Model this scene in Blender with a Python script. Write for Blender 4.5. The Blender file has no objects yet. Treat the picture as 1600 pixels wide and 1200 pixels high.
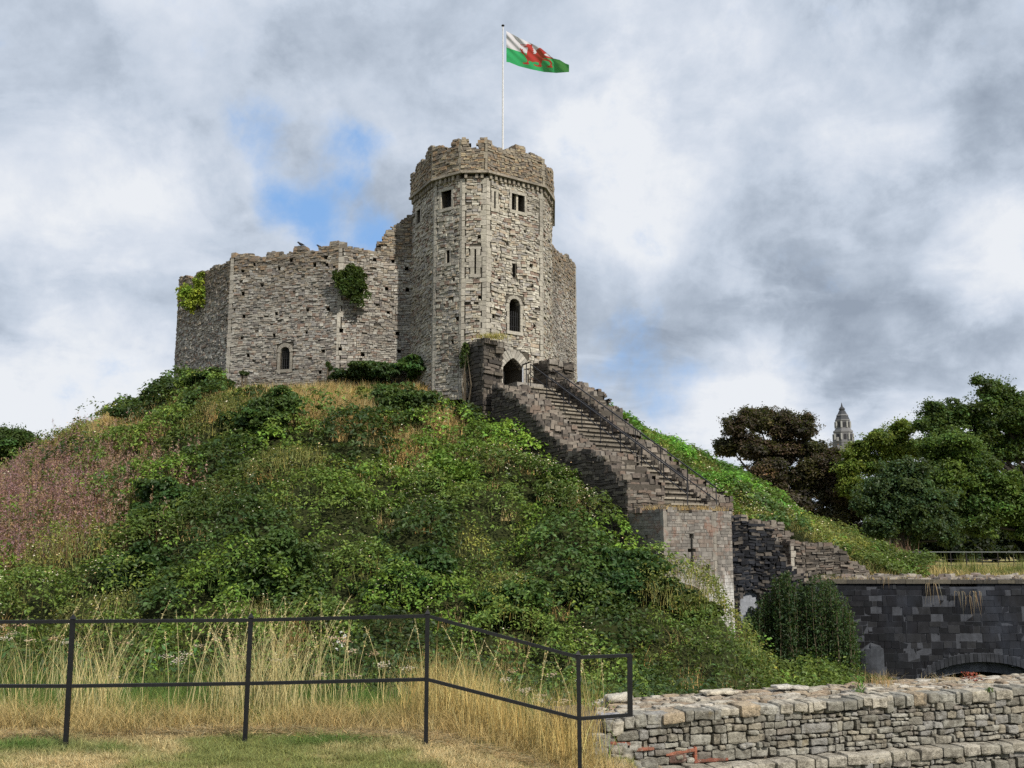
import bpy, math, random
import numpy as np
from mathutils import Vector
R = random.Random(7)
rng = np.random.default_rng(11)
scene = bpy.context.scene
col = scene.collection

# ---------------------------------------------------------------- camera
PITCH = math.radians(8.9); EYE = 1.6; F = 1600.0
cam_d = bpy.data.cameras.new('camera'); cam = bpy.data.objects.new('camera', cam_d); col.objects.link(cam)
cam_d.sensor_width = 36; cam_d.lens = 36.0; cam_d.clip_end = 6000; cam_d.clip_start = .05
cam.location = (0, 0, EYE); cam.rotation_euler = (math.pi/2 + PITCH, 0, 0)
scene.camera = cam
scene.view_settings.view_transform = 'Standard'; scene.view_settings.look = 'None'
scene.view_settings.gamma = 1; scene.view_settings.exposure = EXPOSURE = 0.0
scene.render.resolution_x = 1024; scene.render.resolution_y = 768
scene.cycles.use_denoising = False
scene.cycles.max_bounces = 5; scene.cycles.diffuse_bounces = 3; scene.cycles.glossy_bounces = 2
scene.cycles.transparent_max_bounces = 6; scene.cycles.transmission_bounces = 3
scene.cycles.sample_clamp_indirect = 4

def ray(px, py):
    u = (px-800)/F; v = (600-py)/F
    d = np.array([u, math.cos(PITCH)-v*math.sin(PITCH), math.sin(PITCH)+v*math.cos(PITCH)])
    return d/np.linalg.norm(d)
def at_y(px, py, Y):
    d = ray(px, py); return np.array([0, 0, EYE]) + d*(Y/d[1])
def at_z(px, py, z):
    d = ray(px, py); return np.array([0, 0, EYE]) + d*((z-EYE)/d[2])
def proj(x, y, z):
    zc = y*math.cos(PITCH)+(z-EYE)*math.sin(PITCH); yc = -y*math.sin(PITCH)+(z-EYE)*math.cos(PITCH)
    return 800+F*x/zc, 600-F*yc/zc
def on_facet(p0, p1, px, py):
    "pixel ray meets the vertical plane through p0,p1 -> (u along the wall, z)"
    p0 = np.array(p0[:2], float); p1 = np.array(p1[:2], float); t = p1-p0; L = np.linalg.norm(t); t /= L
    n = np.array([-t[1], t[0]]); d = ray(px, py)
    k = np.dot(p0, n)/np.dot(d[:2], n)
    q = d*k; return float(np.dot(q[:2]-p0, t)), float(EYE+q[2])

# ---------------------------------------------------------------- sun + sky
SUN_AZ = math.radians(38); SUN_EL = math.radians(43)      # to the right of and behind the camera
to_sun = Vector((math.sin(SUN_AZ)*math.cos(SUN_EL), -math.cos(SUN_AZ)*math.cos(SUN_EL), math.sin(SUN_EL)))
sl = bpy.data.lights.new('sun', 'SUN'); sl.energy = 4.8; sl.angle = math.radians(0.9); sl.color = (1, .93, .82)
so = bpy.data.objects.new('sun', sl); col.objects.link(so); so.rotation_euler = to_sun.to_track_quat('Z', 'Y').to_euler()

class NT:
    def __init__(s, tree): s.t = tree; s.n = tree.nodes; s.l = tree.links
    def new(s, kind, **kw):
        nd = s.n.new(kind)
        for k, v in kw.items():
            if k == 'inp':
                for i, x in v.items():
                    if isinstance(x, bpy.types.NodeSocket): s.l.new(x, nd.inputs[i])
                    else: nd.inputs[i].default_value = x
            else: setattr(nd, k, v)
        return nd
    def math(s, op, a, b=0.0, c=None, clamp=False):
        i = {0: a, 1: b}
        if c is not None: i[2] = c
        return s.new('ShaderNodeMath', operation=op, use_clamp=clamp, inp=i).outputs[0]
    def mix(s, f, a, b, mode='MIX'):
        m = s.new('ShaderNodeMix', data_type='RGBA', blend_type=mode)
        for i, x in ((0, f), (6, a), (7, b)):
            if isinstance(x, bpy.types.NodeSocket): s.l.new(x, m.inputs[i])
            elif i == 0: m.inputs[0].default_value = x
            else: m.inputs[i].default_value = (*x[:3], 1)
        return m.outputs[2]
    def ramp(s, f, stops, interp='LINEAR'):
        r = s.new('ShaderNodeValToRGB', inp={0: f}); e = r.color_ramp; e.interpolation = interp
        while len(e.elements) < len(stops): e.elements.new(.5)
        for el, (p, c) in zip(e.elements, stops):
            el.position = p; el.color = (*c, 1) if not isinstance(c, (int, float)) else (c, c, c, 1)
        return r.outputs[0]
    def rng(s, f, a, b, c=0.0, d=1.0, smooth=True):
        m = s.new('ShaderNodeMapRange', interpolation_type='SMOOTHSTEP' if smooth else 'LINEAR', inp={0: f, 1: a, 2: b, 3: c, 4: d})
        return m.outputs[0]
    def noise(s, vec, scale, detail=4, rough=.5, dist=0.0, w=None):
        nd = s.new('ShaderNodeTexNoise', inp={'Scale': scale, 'Detail': detail, 'Roughness': rough, 'Distortion': dist})
        if vec is not None: s.l.new(vec, nd.inputs['Vector'])
        return nd.outputs[0]

world = bpy.data.worlds.new('World'); scene.world = world; world.use_nodes = True
w = NT(world.node_tree); w.n.clear()
tc = w.new('ShaderNodeTexCoord').outputs['Generated']
sky = w.new('ShaderNodeTexSky', sky_type='NISHITA', sun_disc=False, sun_elevation=SUN_EL, sun_rotation=math.pi-SUN_AZ, air_density=1.0, dust_density=.6, ozone_density=1.6)
skyc = w.new('ShaderNodeVectorMath', operation='SCALE', inp={0: sky.outputs[0]}); skyc.inputs[3].default_value = .125
sep = w.new('ShaderNodeSeparateXYZ', inp={0: tc})
den = w.math('ADD', w.math('MAXIMUM', sep.outputs[2], 0.0), .30)
pvec = w.new('ShaderNodeCombineXYZ', inp={0: w.math('DIVIDE', sep.outputs[0], den), 1: w.math('DIVIDE', sep.outputs[1], den), 2: 3.7}).outputs[0]
def blob(px, py, rad, amp):
    "smooth weight around the direction of a pixel; rad in pixels"
    d = ray(px, py); c = math.cos(math.atan(rad/F))
    dot = w.new('ShaderNodeVectorMath', operation='DOT_PRODUCT', inp={0: tc, 1: tuple(d)}).outputs['Value']
    return w.rng(dot, c, 1.0, 0.0, amp)
def total(base, items):
    for it in items: base = w.math('ADD', base, blob(*it))
    return base
warp = w.new('ShaderNodeTexNoise', inp={'Vector': pvec, 'Scale': 1.6, 'Detail': 3.0})
pw = w.new('ShaderNodeVectorMath', operation='MULTIPLY_ADD', inp={0: warp.outputs[1], 1: (.55, .55, .55), 2: pvec}).outputs[0]
n_cover = w.noise(pw, 1.5, 7, .58)
n_light = w.noise(pw, 1.25, 6, .55, .2)
n_fine = w.noise(pw, 4.0, 6, .6)
n_puff = w.noise(tc, 8.5, 10, .64, .15)
n_edge = w.noise(tc, 4.2, 10, .62, .15)
hole = total(w.math('MULTIPLY', w.math('SUBTRACT', .5, n_cover), .5),
             [(545, 355, 100, .30), (600, 350, 55, .2), (450, 300, 80, .16), (395, 200, 75, .28), (545, 240, 80, .2), (440, 345, 80, .16), (990, 560, 130, .12), (930, 555, 110, .10), (210, 640, 120, .12), (40, 625, 90, .12), (20, 60, 160, .15), (640, 560, 160, .05)])
hole = w.math('ADD', hole, w.math('MULTIPLY', w.math('SUBTRACT', n_puff, .5), 1.25))
hole = w.math('ADD', hole, w.math('MULTIPLY', w.math('SUBTRACT', n_edge, .5), .7))
hole = w.rng(hole, .12, .58)
lit = w.math('ADD', w.math('MULTIPLY', w.math('SUBTRACT', n_light, .5), .75), w.math('MULTIPLY', w.math('SUBTRACT', n_fine, .5), .35))
lit = w.math('ADD', lit, w.math('MULTIPLY', w.math('SUBTRACT', w.noise(tc, 3.4, 8, .58, .1), .5), 1.15))
lit = w.math('ADD', lit, w.math('MULTIPLY', w.math('SUBTRACT', n_puff, .5), .60))
edge = w.rng(n_edge, .46, .58)
lit = w.math('ADD', lit, w.math('MULTIPLY', w.math('SUBTRACT', edge, .5), .20))
edge2 = w.rng(w.noise(pw, 2.6, 9, .6, .1), .46, .57)
lit = w.math('ADD', lit, w.math('MULTIPLY', w.math('SUBTRACT', edge2, .5), .16))
off = w.new('ShaderNodeVectorMath', operation='ADD', inp={0: pw, 1: (.10, -.13, 0)}).outputs[0]
rel = w.math('SUBTRACT', w.noise(pw, 2.4, 11, .58, .1), w.noise(off, 2.4, 11, .58, .1))
off2 = w.new('ShaderNodeVectorMath', operation='ADD', inp={0: tc, 1: (.02, -.012, .022)}).outputs[0]
rel2 = w.math('SUBTRACT', w.noise(tc, 6.0, 10, .6, .1), w.noise(off2, 6.0, 10, .6, .1))
lit = w.math('ADD', lit, w.math('ADD', w.math('MULTIPLY', rel, .75), w.math('MULTIPLY', rel2, .8)))
lit = total(w.math('ADD', lit, .67),
            [(520, 30, 300, -.24), (60, 120, 200, -.12), (300, 130, 220, .12), (100, 270, 220, .10), (210, 410, 160, .10), (40, 480, 160, -.12), (120, 590, 170, .3),
             (620, 130, 200, .14), (1010, 120, 230, .16), (1360, 170, 160, .3), (1520, 40, 330, -.26), (1170, 380, 150, -.14), (1010, 330, 110, .22),
             (920, 300, 110, -.12), (1080, 440, 170, -.14), (1330, 410, 200, -.14), (1400, 490, 230, -.34), (1250, 520, 140, -.14), (1540, 520, 120, -.12), (1540, 390, 120, .3), (1200, 600, 140, .22),
             (1050, 480, 120, -.1), (1340, 620, 60, -.15), (960, 430, 100, .1), (1130, 620, 140, .15), (1500, 200, 200, .1)])
cloud = w.ramp(lit, [(0.0, (.30, .355, .44)), (.25, (.41, .475, .57)), (.5, (.56, .63, .735)), (.75, (.69, .745, .835)), (1.0, (.83, .86, .905))])
bluec = w.mix(.8, skyc.outputs[0], (.25, .47, .85))
skymix = w.mix(hole, cloud, bluec)
bg = w.new('ShaderNodeBackground', inp={0: skymix, 1: 1.0})
w.l.new(bg.outputs[0], w.new('ShaderNodeOutputWorld').inputs[0])

# ---------------------------------------------------------------- helpers
def tag(o, label=None, cat=None, group=None, kind=None):
    if label: o['label'] = label
    if cat: o['category'] = cat
    if group: o['group'] = group
    if kind: o['kind'] = kind
    return o
def empty(name, loc, label=None, cat=None, group=None, rz=0):
    o = bpy.data.objects.new(name, None); col.objects.link(o); o.location = tuple(loc); o.rotation_euler.z = rz
    o.empty_display_size = .2
    return tag(o, label, cat, group)

class MB:
    "collects quads and triangles with one colour per face"
    def __init__(s): s.V = []; s.Q = []; s.QC = []; s.T = []; s.TC = []; s.n = 0
    def addv(s, v):
        v = np.asarray(v, float).reshape(-1, 3); b = s.n; s.V.append(v); s.n += len(v); return b
    def quads(s, v, c):
        "v (n,4,3), c (n,3) or (3,)"
        v = np.asarray(v, float); n = len(v)
        if n == 0: return
        b = s.addv(v); s.Q.append(np.arange(n*4).reshape(n, 4)+b); s.QC.append(np.broadcast_to(np.asarray(c, float), (n, 3)))
    def tris(s, v, c):
        v = np.asarray(v, float); n = len(v)
        if n == 0: return
        b = s.addv(v); s.T.append(np.arange(n*3).reshape(n, 3)+b); s.TC.append(np.broadcast_to(np.asarray(c, float), (n, 3)))
    def faces(s, v, q, c):
        b = s.addv(v); q = np.asarray(q, int)
        c = np.broadcast_to(np.asarray(c, float), (len(q), 3))
        if q.shape[1] == 4: s.Q.append(q+b); s.QC.append(c)
        else: s.T.append(q+b); s.TC.append(c)
    def hexa(s, P, c):
        "8 corners: bottom 0-3 ccw, top 4-7 ccw"
        s.faces(P, [(3, 2, 1, 0), (4, 5, 6, 7), (0, 1, 5, 4), (1, 2, 6, 5), (2, 3, 7, 6), (3, 0, 4, 7)], c)
    def box(s, lo, hi, c=(.5, .5, .5), fr=None):
        x0, y0, z0 = lo; x1, y1, z1 = hi
        P = np.array([(x0, y0, z0), (x1, y0, z0), (x1, y1, z0), (x0, y1, z0), (x0, y0, z1), (x1, y0, z1), (x1, y1, z1), (x0, y1, z1)], float)
        if fr is not None: P = fr(P)
        s.hexa(P, c)
    def tube(s, pts, rad, c=(.5, .5, .5), seg=8, cap=True):
        pts = [np.array(p, float) for p in pts]; rings = []
        for i, p in enumerate(pts):
            d = (pts[min(i+1, len(pts)-1)]-pts[max(i-1, 0)]); d /= np.linalg.norm(d)+1e-9
            a = np.cross(d, (0, 0, 1)) if abs(d[2]) < .95 else np.cross(d, (1, 0, 0)); a /= np.linalg.norm(a); b = np.cross(d, a)
            r = rad[i] if hasattr(rad, '__len__') else rad
            rings.append([p+r*(math.cos(t)*a+math.sin(t)*b) for t in np.arange(seg)*2*math.pi/seg])
        v = np.array(rings).reshape(-1, 3); q = []
        for i in range(len(pts)-1):
            for j in range(seg): k = (j+1) % seg; q.append((i*seg+j, i*seg+k, (i+1)*seg+k, (i+1)*seg+j))
        s.faces(v, q, c)
        if cap:
            for r in (rings[0], rings[-1]):
                ce = np.mean(r, 0); s.tris([(r[j], r[(j+1) % seg], ce) for j in range(seg)], c)
    def bar(s, a, b, w, h=None, c=(.5, .5, .5), up=(0, 0, 1)):
        a = np.array(a, float); b = np.array(b, float); d = b-a; d /= np.linalg.norm(d); up = np.array(up, float)
        if abs(np.dot(d, up)) > .95: up = np.array((0, 1.0, 0))
        x = np.cross(d, up); x /= np.linalg.norm(x); y = np.cross(x, d); h = h or w
        P = [e+sx*x*w/2+sy*y*h/2 for e in (a, b) for sx, sy in ((-1, -1), (1, -1), (1, 1), (-1, 1))]
        s.hexa(np.array(P), c)
    def build(s, name, mat, parent=None, smooth=False):
        me = bpy.data.meshes.new(name)
        V = np.concatenate(s.V) if s.V else np.zeros((0, 3))
        Q = np.concatenate(s.Q) if s.Q else np.zeros((0, 4), int); T = np.concatenate(s.T) if s.T else np.zeros((0, 3), int)
        C = np.concatenate([np.concatenate(x) for x in (s.QC, s.TC) if x])
        me.vertices.add(len(V)); me.vertices.foreach_set('co', V.astype('f').ravel())
        me.loops.add(Q.size+T.size); me.loops.foreach_set('vertex_index', np.concatenate([Q.ravel(), T.ravel()]).astype('i'))
        me.polygons.add(len(Q)+len(T))
        me.polygons.foreach_set('loop_start', np.concatenate([np.arange(len(Q))*4, Q.size+np.arange(len(T))*3]).astype('i'))
        me.polygons.foreach_set('loop_total', np.concatenate([np.full(len(Q), 4), np.full(len(T), 3)]).astype('i'))
        at = me.attributes.new('tint', 'FLOAT_COLOR', 'FACE')
        at.data.foreach_set('color', np.concatenate([C, np.ones((len(C), 1))], 1).astype('f').ravel())
        me.update(calc_edges=True)
        me.polygons.foreach_set('use_smooth', np.full(len(Q)+len(T), bool(smooth)))
        me.materials.append(mat)
        o = bpy.data.objects.new(name, me); col.objects.link(o)
        if parent is not None:
            o.parent = parent
            if any(parent.location) or parent.rotation_euler.z:
                bpy.context.view_layer.update() if False else None
                o.matrix_parent_inverse = parent_inv(parent)
        return o
def parent_inv(p):
    from mathutils import Matrix
    m = Matrix.Translation(p.location) @ p.rotation_euler.to_matrix().to_4x4()
    return m.inverted()

def hash2(ix, iy, s): 
    h = (ix*374761393+iy*668265263+s*974634777) & 0x7fffffff
    h = ((h ^ (h >> 13))*1274126177) & 0x7fffffff
    return ((h ^ (h >> 16)) & 0xffff)/65535.0
def vnoise(x, y, s=0):
    x = np.asarray(x, float); y = np.asarray(y, float)
    ix = np.floor(x).astype(np.int64); iy = np.floor(y).astype(np.int64); fx = x-ix; fy = y-iy
    fx = fx*fx*(3-2*fx); fy = fy*fy*(3-2*fy)
    a = hash2(ix, iy, s); b = hash2(ix+1, iy, s); c = hash2(ix, iy+1, s); d = hash2(ix+1, iy+1, s)
    return (a*(1-fx)+b*fx)*(1-fy)+(c*(1-fx)+d*fx)*fy
def fbm(x, y, s=0, o=3):
    t = 0; a = .5; n = 0
    for i in range(o): t = t+a*vnoise(x*2**i, y*2**i, s+i); n += a; a *= .5
    return t/n
def sstep(a, b, x):
    t = np.clip((x-a)/(b-a), 0, 1); return t*t*(3-2*t)

# ---------------------------------------------------------------- materials
def attr_mat(name, rough=.9, nscale=8.0, namt=.35, bump=.0, bscale=30.0, transl=0.0, spec=.3, extra=None):
    m = bpy.data.materials.new(name); m.use_nodes = True; t = NT(m.node_tree); t.n.clear()
    a = t.new('ShaderNodeAttribute', attribute_name='tint').outputs['Color']
    pos = t.new('ShaderNodeTexCoord').outputs['Object']
    c = a
    if namt:
        nz = t.noise(pos, nscale, 5, .65)
        k = t.rng(nz, .28, .74, 1-namt, 1+namt*.8, False)
        c = t.new('ShaderNodeVectorMath', operation='SCALE', inp={0: a, 3: k}).outputs[0]
    if extra: c = extra(t, pos, c)
    p = t.new('ShaderNodeBsdfPrincipled', inp={'Base Color': c, 'Roughness': rough, 'Specular IOR Level': spec})
    if bump:
        bz = t.noise(pos, bscale, 6, .7)
        b = t.new('ShaderNodeBump', inp={'Strength': 1.0, 'Distance': bump, 'Height': bz})
        t.l.new(b.outputs[0], p.inputs['Normal'])
    out = p.outputs[0]
    if transl:
        tr = t.new('ShaderNodeBsdfTranslucent', inp={0: t.mix(.35, c, (.35, .45, .08))})
        out = t.new('ShaderNodeMixShader', inp={0: transl, 1: out, 2: tr.outputs[0]}).outputs[0]
    t.l.new(out, t.new('ShaderNodeOutputMaterial').inputs[0])
    return m

def lichen(t, pos, c):
    big = t.rng(t.noise(pos, .35, 5, .6), .42, .68)
    c = t.mix(t.math('MULTIPLY', big, .42), c, (.10, .092, .08))
    sp = t.rng(t.noise(pos, 5.5, 6, .7), .6, .72)
    return t.mix(t.math('MULTIPLY', sp, .3), c, (.50, .47, .40))
M_stone = attr_mat('limestone_rubble', nscale=9, namt=.34, bump=.02, bscale=26, extra=lichen, spec=.15)
def near_lichen(t, pos, c):
    dk = t.rng(t.noise(pos, 9, 8, .76), .46, .62)
    c = t.mix(t.math('MULTIPLY', dk, .72), c, (.085, .075, .06))
    wh = t.rng(t.noise(pos, 17, 7, .75, .3), .56, .68)
    c = t.mix(t.math('MULTIPLY', wh, .5), c, (.56, .53, .45))
    ye = t.rng(t.noise(pos, 4.3, 7, .7), .6, .7)
    return t.mix(t.math('MULTIPLY', ye, .25), c, (.34, .26, .11))
M_near = attr_mat('weathered_limestone', nscale=22, namt=.35, bump=.018, bscale=60, extra=near_lichen, spec=.15)
def shade_stain(t, pos, c):  # bluish patches and black streaks over stone with shade in its colour
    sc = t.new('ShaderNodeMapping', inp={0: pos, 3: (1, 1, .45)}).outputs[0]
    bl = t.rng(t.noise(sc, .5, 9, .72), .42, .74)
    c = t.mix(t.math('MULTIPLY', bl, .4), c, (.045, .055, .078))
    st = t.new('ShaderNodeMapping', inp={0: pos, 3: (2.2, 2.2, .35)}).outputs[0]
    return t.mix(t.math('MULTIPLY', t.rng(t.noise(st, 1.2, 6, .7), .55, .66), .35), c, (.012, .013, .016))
M_shade_ashlar = attr_mat('shade_black_ashlar', nscale=3, namt=.45, bump=.012, bscale=22, extra=shade_stain, spec=.2)  # near-black ashlar: the shade is painted into the stone colour
def white_run(t, pos, c):
    "lime run down the lower turret: white deposit that thickens towards the foot"
    s = t.new('ShaderNodeSeparateXYZ', inp={0: pos}).outputs
    st = t.new('ShaderNodeMapping', inp={0: pos, 3: (3, 3, .5)}).outputs[0]
    n = t.noise(st, 1.6, 8, .75)
    low = t.rng(s[2], 1.9, -1.4, -.18, .42, False)
    k = t.rng(t.math('ADD', n, low), .55, .72)
    c = t.mix(t.math('MULTIPLY', t.rng(t.noise(pos, 1.6, 6, .7), .55, .62), .35), c, (.23, .09, .05))
    return t.mix(t.math('MULTIPLY', k, .8), c, (.55, .54, .52))
M_turret = attr_mat('turret_ashlar', nscale=5, namt=.35, bump=.012, bscale=24, extra=white_run, spec=.15)
M_leaf = attr_mat('leaf', rough=.55, nscale=1.3, namt=.18, transl=.30, spec=.35)
M_dry = attr_mat('dry_stems', rough=.7, nscale=3, namt=.15, transl=.12, spec=.2)
M_bark = attr_mat('bark', nscale=6, namt=.35, bump=.03, bscale=20)
M_iron = attr_mat('black_painted_steel', rough=.5, nscale=30, namt=.4, bump=.0012, bscale=160, spec=.3)
M_plain = attr_mat('plain_weathered', rough=.8, nscale=9, namt=.2)
M_cloth = attr_mat('flag_cloth', rough=.8, namt=0.0, transl=.3, spec=.1)
# ---------------------------------------------------------------- terrain
MC = np.array([-8.06, 61.5])
LV0 = (-.9915, -.13)
def H(x, y, bumps=True):
    x = np.asarray(x, float); y = np.asarray(y, float)
    r = np.hypot(x-MC[0], y-MC[1])
    # ditch round the front of the mound
    edge = 10.9+.36*np.maximum(x-.5, 0)+.012*np.maximum(-x, 0)**1.5
    front = sstep(0, 7.5, y-edge)
    back = 1-sstep(44.3, 47.5, y)
    side = 1-sstep(44, 52, r)*sstep(30, 42, y)
    G = -3.9*front*back*np.clip(side, 0, 1)
    # mound
    lf = sstep(.25, .85, ((x-MC[0])*LV0[0]+(y-MC[1])*LV0[1])/(r+.01))
    m = np.where(r < 13.6, 8.95, 8.95-(.565+.17*lf)*(r-13.6))
    m = m-.35*np.exp(-((r-13.6)/2.0)**2)
    m = m-.55*np.sin(np.clip((r-13.6)/18, 0, 1)*math.pi)*.6
    dip = sstep(6.2, 9.5, x)*(1-sstep(42.2, 43.0, y))*3.6
    m = m-dip
    m = np.where((x > 8.8) & (x < 60), np.minimum(m, .05+3*sstep(43.9, 44.6, y)+9*sstep(44.3, 46, y)), m)
    # ground falls away beside the lower stair wall
    m = m+.25*np.exp(-((x-2.6)/2.2)**2-((y-39.0)/3.5)**2)
    k = 1.6
    z = np.where(np.abs(m-G) < k, (m+G)/2+((m-G)**2+k*k)/(4*k), np.maximum(m, G))
    # lawn in front: drops towards the right, then the lower ground before the near wall
    near = 1-sstep(9.6, 11.0, y)
    z = z-.36*sstep(-.85, .75, x)*(1-sstep(10.5, 13, y))
    z = z-1.1*sstep(1.0, 1.9, x)*(1-sstep(10.4, 11.6, y-.36*np.maximum(x-.7, 0)))
    z = z-.12*sstep(-1, -6, x)*(1-sstep(10, 14, y))*0
    if bumps:
        amp = sstep(12, 20, y)*.42*(1-sstep(12.5, 14.5, -r+27)*0)*np.where(r < 14.2, .2, 1)*np.where((r > 36) & (y > 40), .3, 1)
        z = z+amp*(fbm(x*.45, y*.45, 3, 3)-.5)*2
        z = z+.03*(fbm(x*1.6, y*1.6, 9, 3)-.5)*near
    return z

xs = np.concatenate([-np.geomspace(70, 3000, 22)[::-1], np.arange(-69, 69.01, .6), np.geomspace(70, 3000, 22)])
ys = np.concatenate([-np.geomspace(6, 3000, 24)[::-1], np.arange(-5, 14, .25), np.arange(14, 96, .6), np.geomspace(97, 5000, 26)])
gx, gy = np.meshgrid(xs, ys); gz = H(gx, gy)
V = np.stack([gx, gy, gz], -1).reshape(-1, 3); nx = len(xs); ny = len(ys)
ii, jj = np.meshgrid(np.arange(nx-1), np.arange(ny-1)); a = (jj*nx+ii).ravel()
g = MB(); g.faces(V, np.stack([a, a+1, a+nx+1, a+nx], 1), (.05, .07, .02))
def ground_mat():
    m = bpy.data.materials.new('turf_and_soil'); m.use_nodes = True; t = NT(m.node_tree); t.n.clear()
    pos = t.new('ShaderNodeTexCoord').outputs['Object']; s = t.new('ShaderNodeSeparateXYZ', inp={0: pos}).outputs
    n1 = t.noise(pos, .5, 6, .65); n2 = t.noise(pos, 6, 6, .7)
    turf = t.ramp(t.math('ADD', t.math('MULTIPLY', n1, .6), t.math('MULTIPLY', n2, .45)), [(.35, (.075, .105, .028)), (.5, (.15, .15, .05)), (.64, (.30, .235, .10))])
    wild = t.ramp(n2, [(.3, (.014, .020, .007)), (.7, (.04, .045, .016))])
    field = t.ramp(t.noise(pos, .35, 5, .6), [(.35, (.13, .15, .045)), (.6, (.33, .27, .12))])
    k1 = t.rng(s[1], 9.2, 10.2); k2 = t.rng(s[1], 46, 50)
    hi = t.rng(s[2], .35, .9)
    c = t.mix(k1, turf, wild); c = t.mix(t.math('MULTIPLY', k2, t.math('SUBTRACT', 1.0, hi)), c, field)
    p = t.new('ShaderNodeBsdfPrincipled', inp={'Base Color': c, 'Roughness': 1.0, 'Specular IOR Level': .1})
    b = t.new('ShaderNodeBump', inp={'Strength': 1.0, 'Distance': .02, 'Height': t.noise(pos, 45, 5, .7)}); t.l.new(b.outputs[0], p.inputs['Normal'])
    t.l.new(p.outputs[0], t.new('ShaderNodeOutputMaterial').inputs[0]); return m
tag(g.build('ground', ground_mat(), smooth=True), kind='structure')

# ---------------------------------------------------------------- masonry
PAL_KEEP = [(0.345, 0.32, 0.281), (0.4, 0.372, 0.323), (0.29, 0.268, 0.239), (0.439, 0.416, 0.37), (0.235, 0.212, 0.189), (0.345, 0.304, 0.26), (0.368, 0.32, 0.26), (0.314, 0.296, 0.277), (0.259, 0.192, 0.155), (0.196, 0.176, 0.164), (0.392, 0.368, 0.328), (0.47, 0.448, 0.403)]
PAL_TOWER = [(0.45, 0.417, 0.343), (0.484, 0.452, 0.379), (0.392, 0.361, 0.302), (0.517, 0.49, 0.416), (0.342, 0.314, 0.267), (0.45, 0.404, 0.316), (0.417, 0.387, 0.339), (0.301, 0.275, 0.235), (0.375, 0.31, 0.235), (0.459, 0.43, 0.371)]
PAL_TOP = [(0.243, 0.211, 0.171), (0.288, 0.252, 0.198), (0.198, 0.171, 0.14), (0.324, 0.27, 0.198), (0.162, 0.14, 0.117), (0.297, 0.216, 0.144), (0.234, 0.18, 0.135)]
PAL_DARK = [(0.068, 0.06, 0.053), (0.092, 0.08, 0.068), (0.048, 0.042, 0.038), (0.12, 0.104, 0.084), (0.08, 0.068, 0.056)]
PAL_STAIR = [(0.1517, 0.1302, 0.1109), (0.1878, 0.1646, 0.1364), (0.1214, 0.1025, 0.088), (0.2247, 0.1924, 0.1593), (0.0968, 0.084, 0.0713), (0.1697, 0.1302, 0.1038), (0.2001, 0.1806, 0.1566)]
PAL_ASH = [(0.3807, 0.3555, 0.2972), (0.4095, 0.3816, 0.3257), (0.3519, 0.3249, 0.2778)]
PAL_SHADE = [(0.021, 0.0223, 0.0272), (0.0072, 0.0074, 0.0095), (0.0108, 0.0118, 0.0143), (0.0162, 0.0167, 0.0197), (0.0078, 0.0081, 0.0102), (0.0228, 0.0236, 0.0265), (0.0126, 0.013, 0.0163)]  # stone tones with the shade of causeway and broken wall painted in
PAL_TURRET = [(.20, .185, .165), (.235, .215, .19), (.17, .155, .14), (.20, .165, .14), (.26, .24, .215), (.215, .20, .18)]
def pick(pal, k=.12):
    c = np.array(R.choice(pal)); return c*(1+R.uniform(-k, k))

class Op:
    def __init__(s, u0, u1, z0, z1, depth=.7, arch=0, pad=0.0, pointed=False, back=(.012, .011, .011)):  # near-black back panel paints in the darkness inside the opening
        s.u0, s.u1, s.z0, s.z1, s.depth, s.arch, s.pad, s.pointed, s.back = u0, u1, z0, z1, depth, arch, pad, pointed, back
    def top(s, u):
        if not s.arch: return s.z1
        uc = (s.u0+s.u1)/2; q = min(1, abs(u-uc)/((s.u1-s.u0)/2))
        return s.z1-s.arch*((q**1.35 if s.pointed else 1-math.sqrt(max(0, 1-q*q))))

class Facet:
    "a vertical wall face from p0 to p1, seen with p0 at the left; n points to the viewer's side"
    def __init__(s, p0, p1):
        s.p0 = np.array(p0[:2], float); s.p1 = np.array(p1[:2], float); d = s.p1-s.p0; s.L = float(np.linalg.norm(d)); s.t = d/s.L
        s.n = np.array([s.t[1], -s.t[0]])
    def P(s, u, d, z): 
        q = s.p0+s.t*u+s.n*d; return (q[0], q[1], z)
    def fr(s, A):
        A = np.asarray(A, float); q = s.p0+A[:, :1]*s.t+A[:, 1:2]*s.n; return np.concatenate([q, A[:, 2:3]], 1)
    def px(s, px, py): return on_facet(s.p0, s.p1, px, py)
    def op(s, x0, x1, y0, y1, **k):
        ua, za = s.px(x0, (y0+y1)/2); ub, _ = s.px(x1, (y0+y1)/2); _, zt = s.px((x0+x1)/2, y0); _, zb = s.px((x0+x1)/2, y1)
        return Op(ua, ub, zb, zt, **k)
    def hole(s, x, y, r=.085, k=1.0):
        u, z = s.px(x, y); return Op(u-r*k, u+r*k, z-r, z+r, depth=.45)
    def profile(s, pts):
        q = sorted(s.px(a, b) for a, b in pts); U = [a for a, b in q]; Z = [b for a, b in q]
        return lambda u: float(np.interp(u, U, Z))

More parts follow.
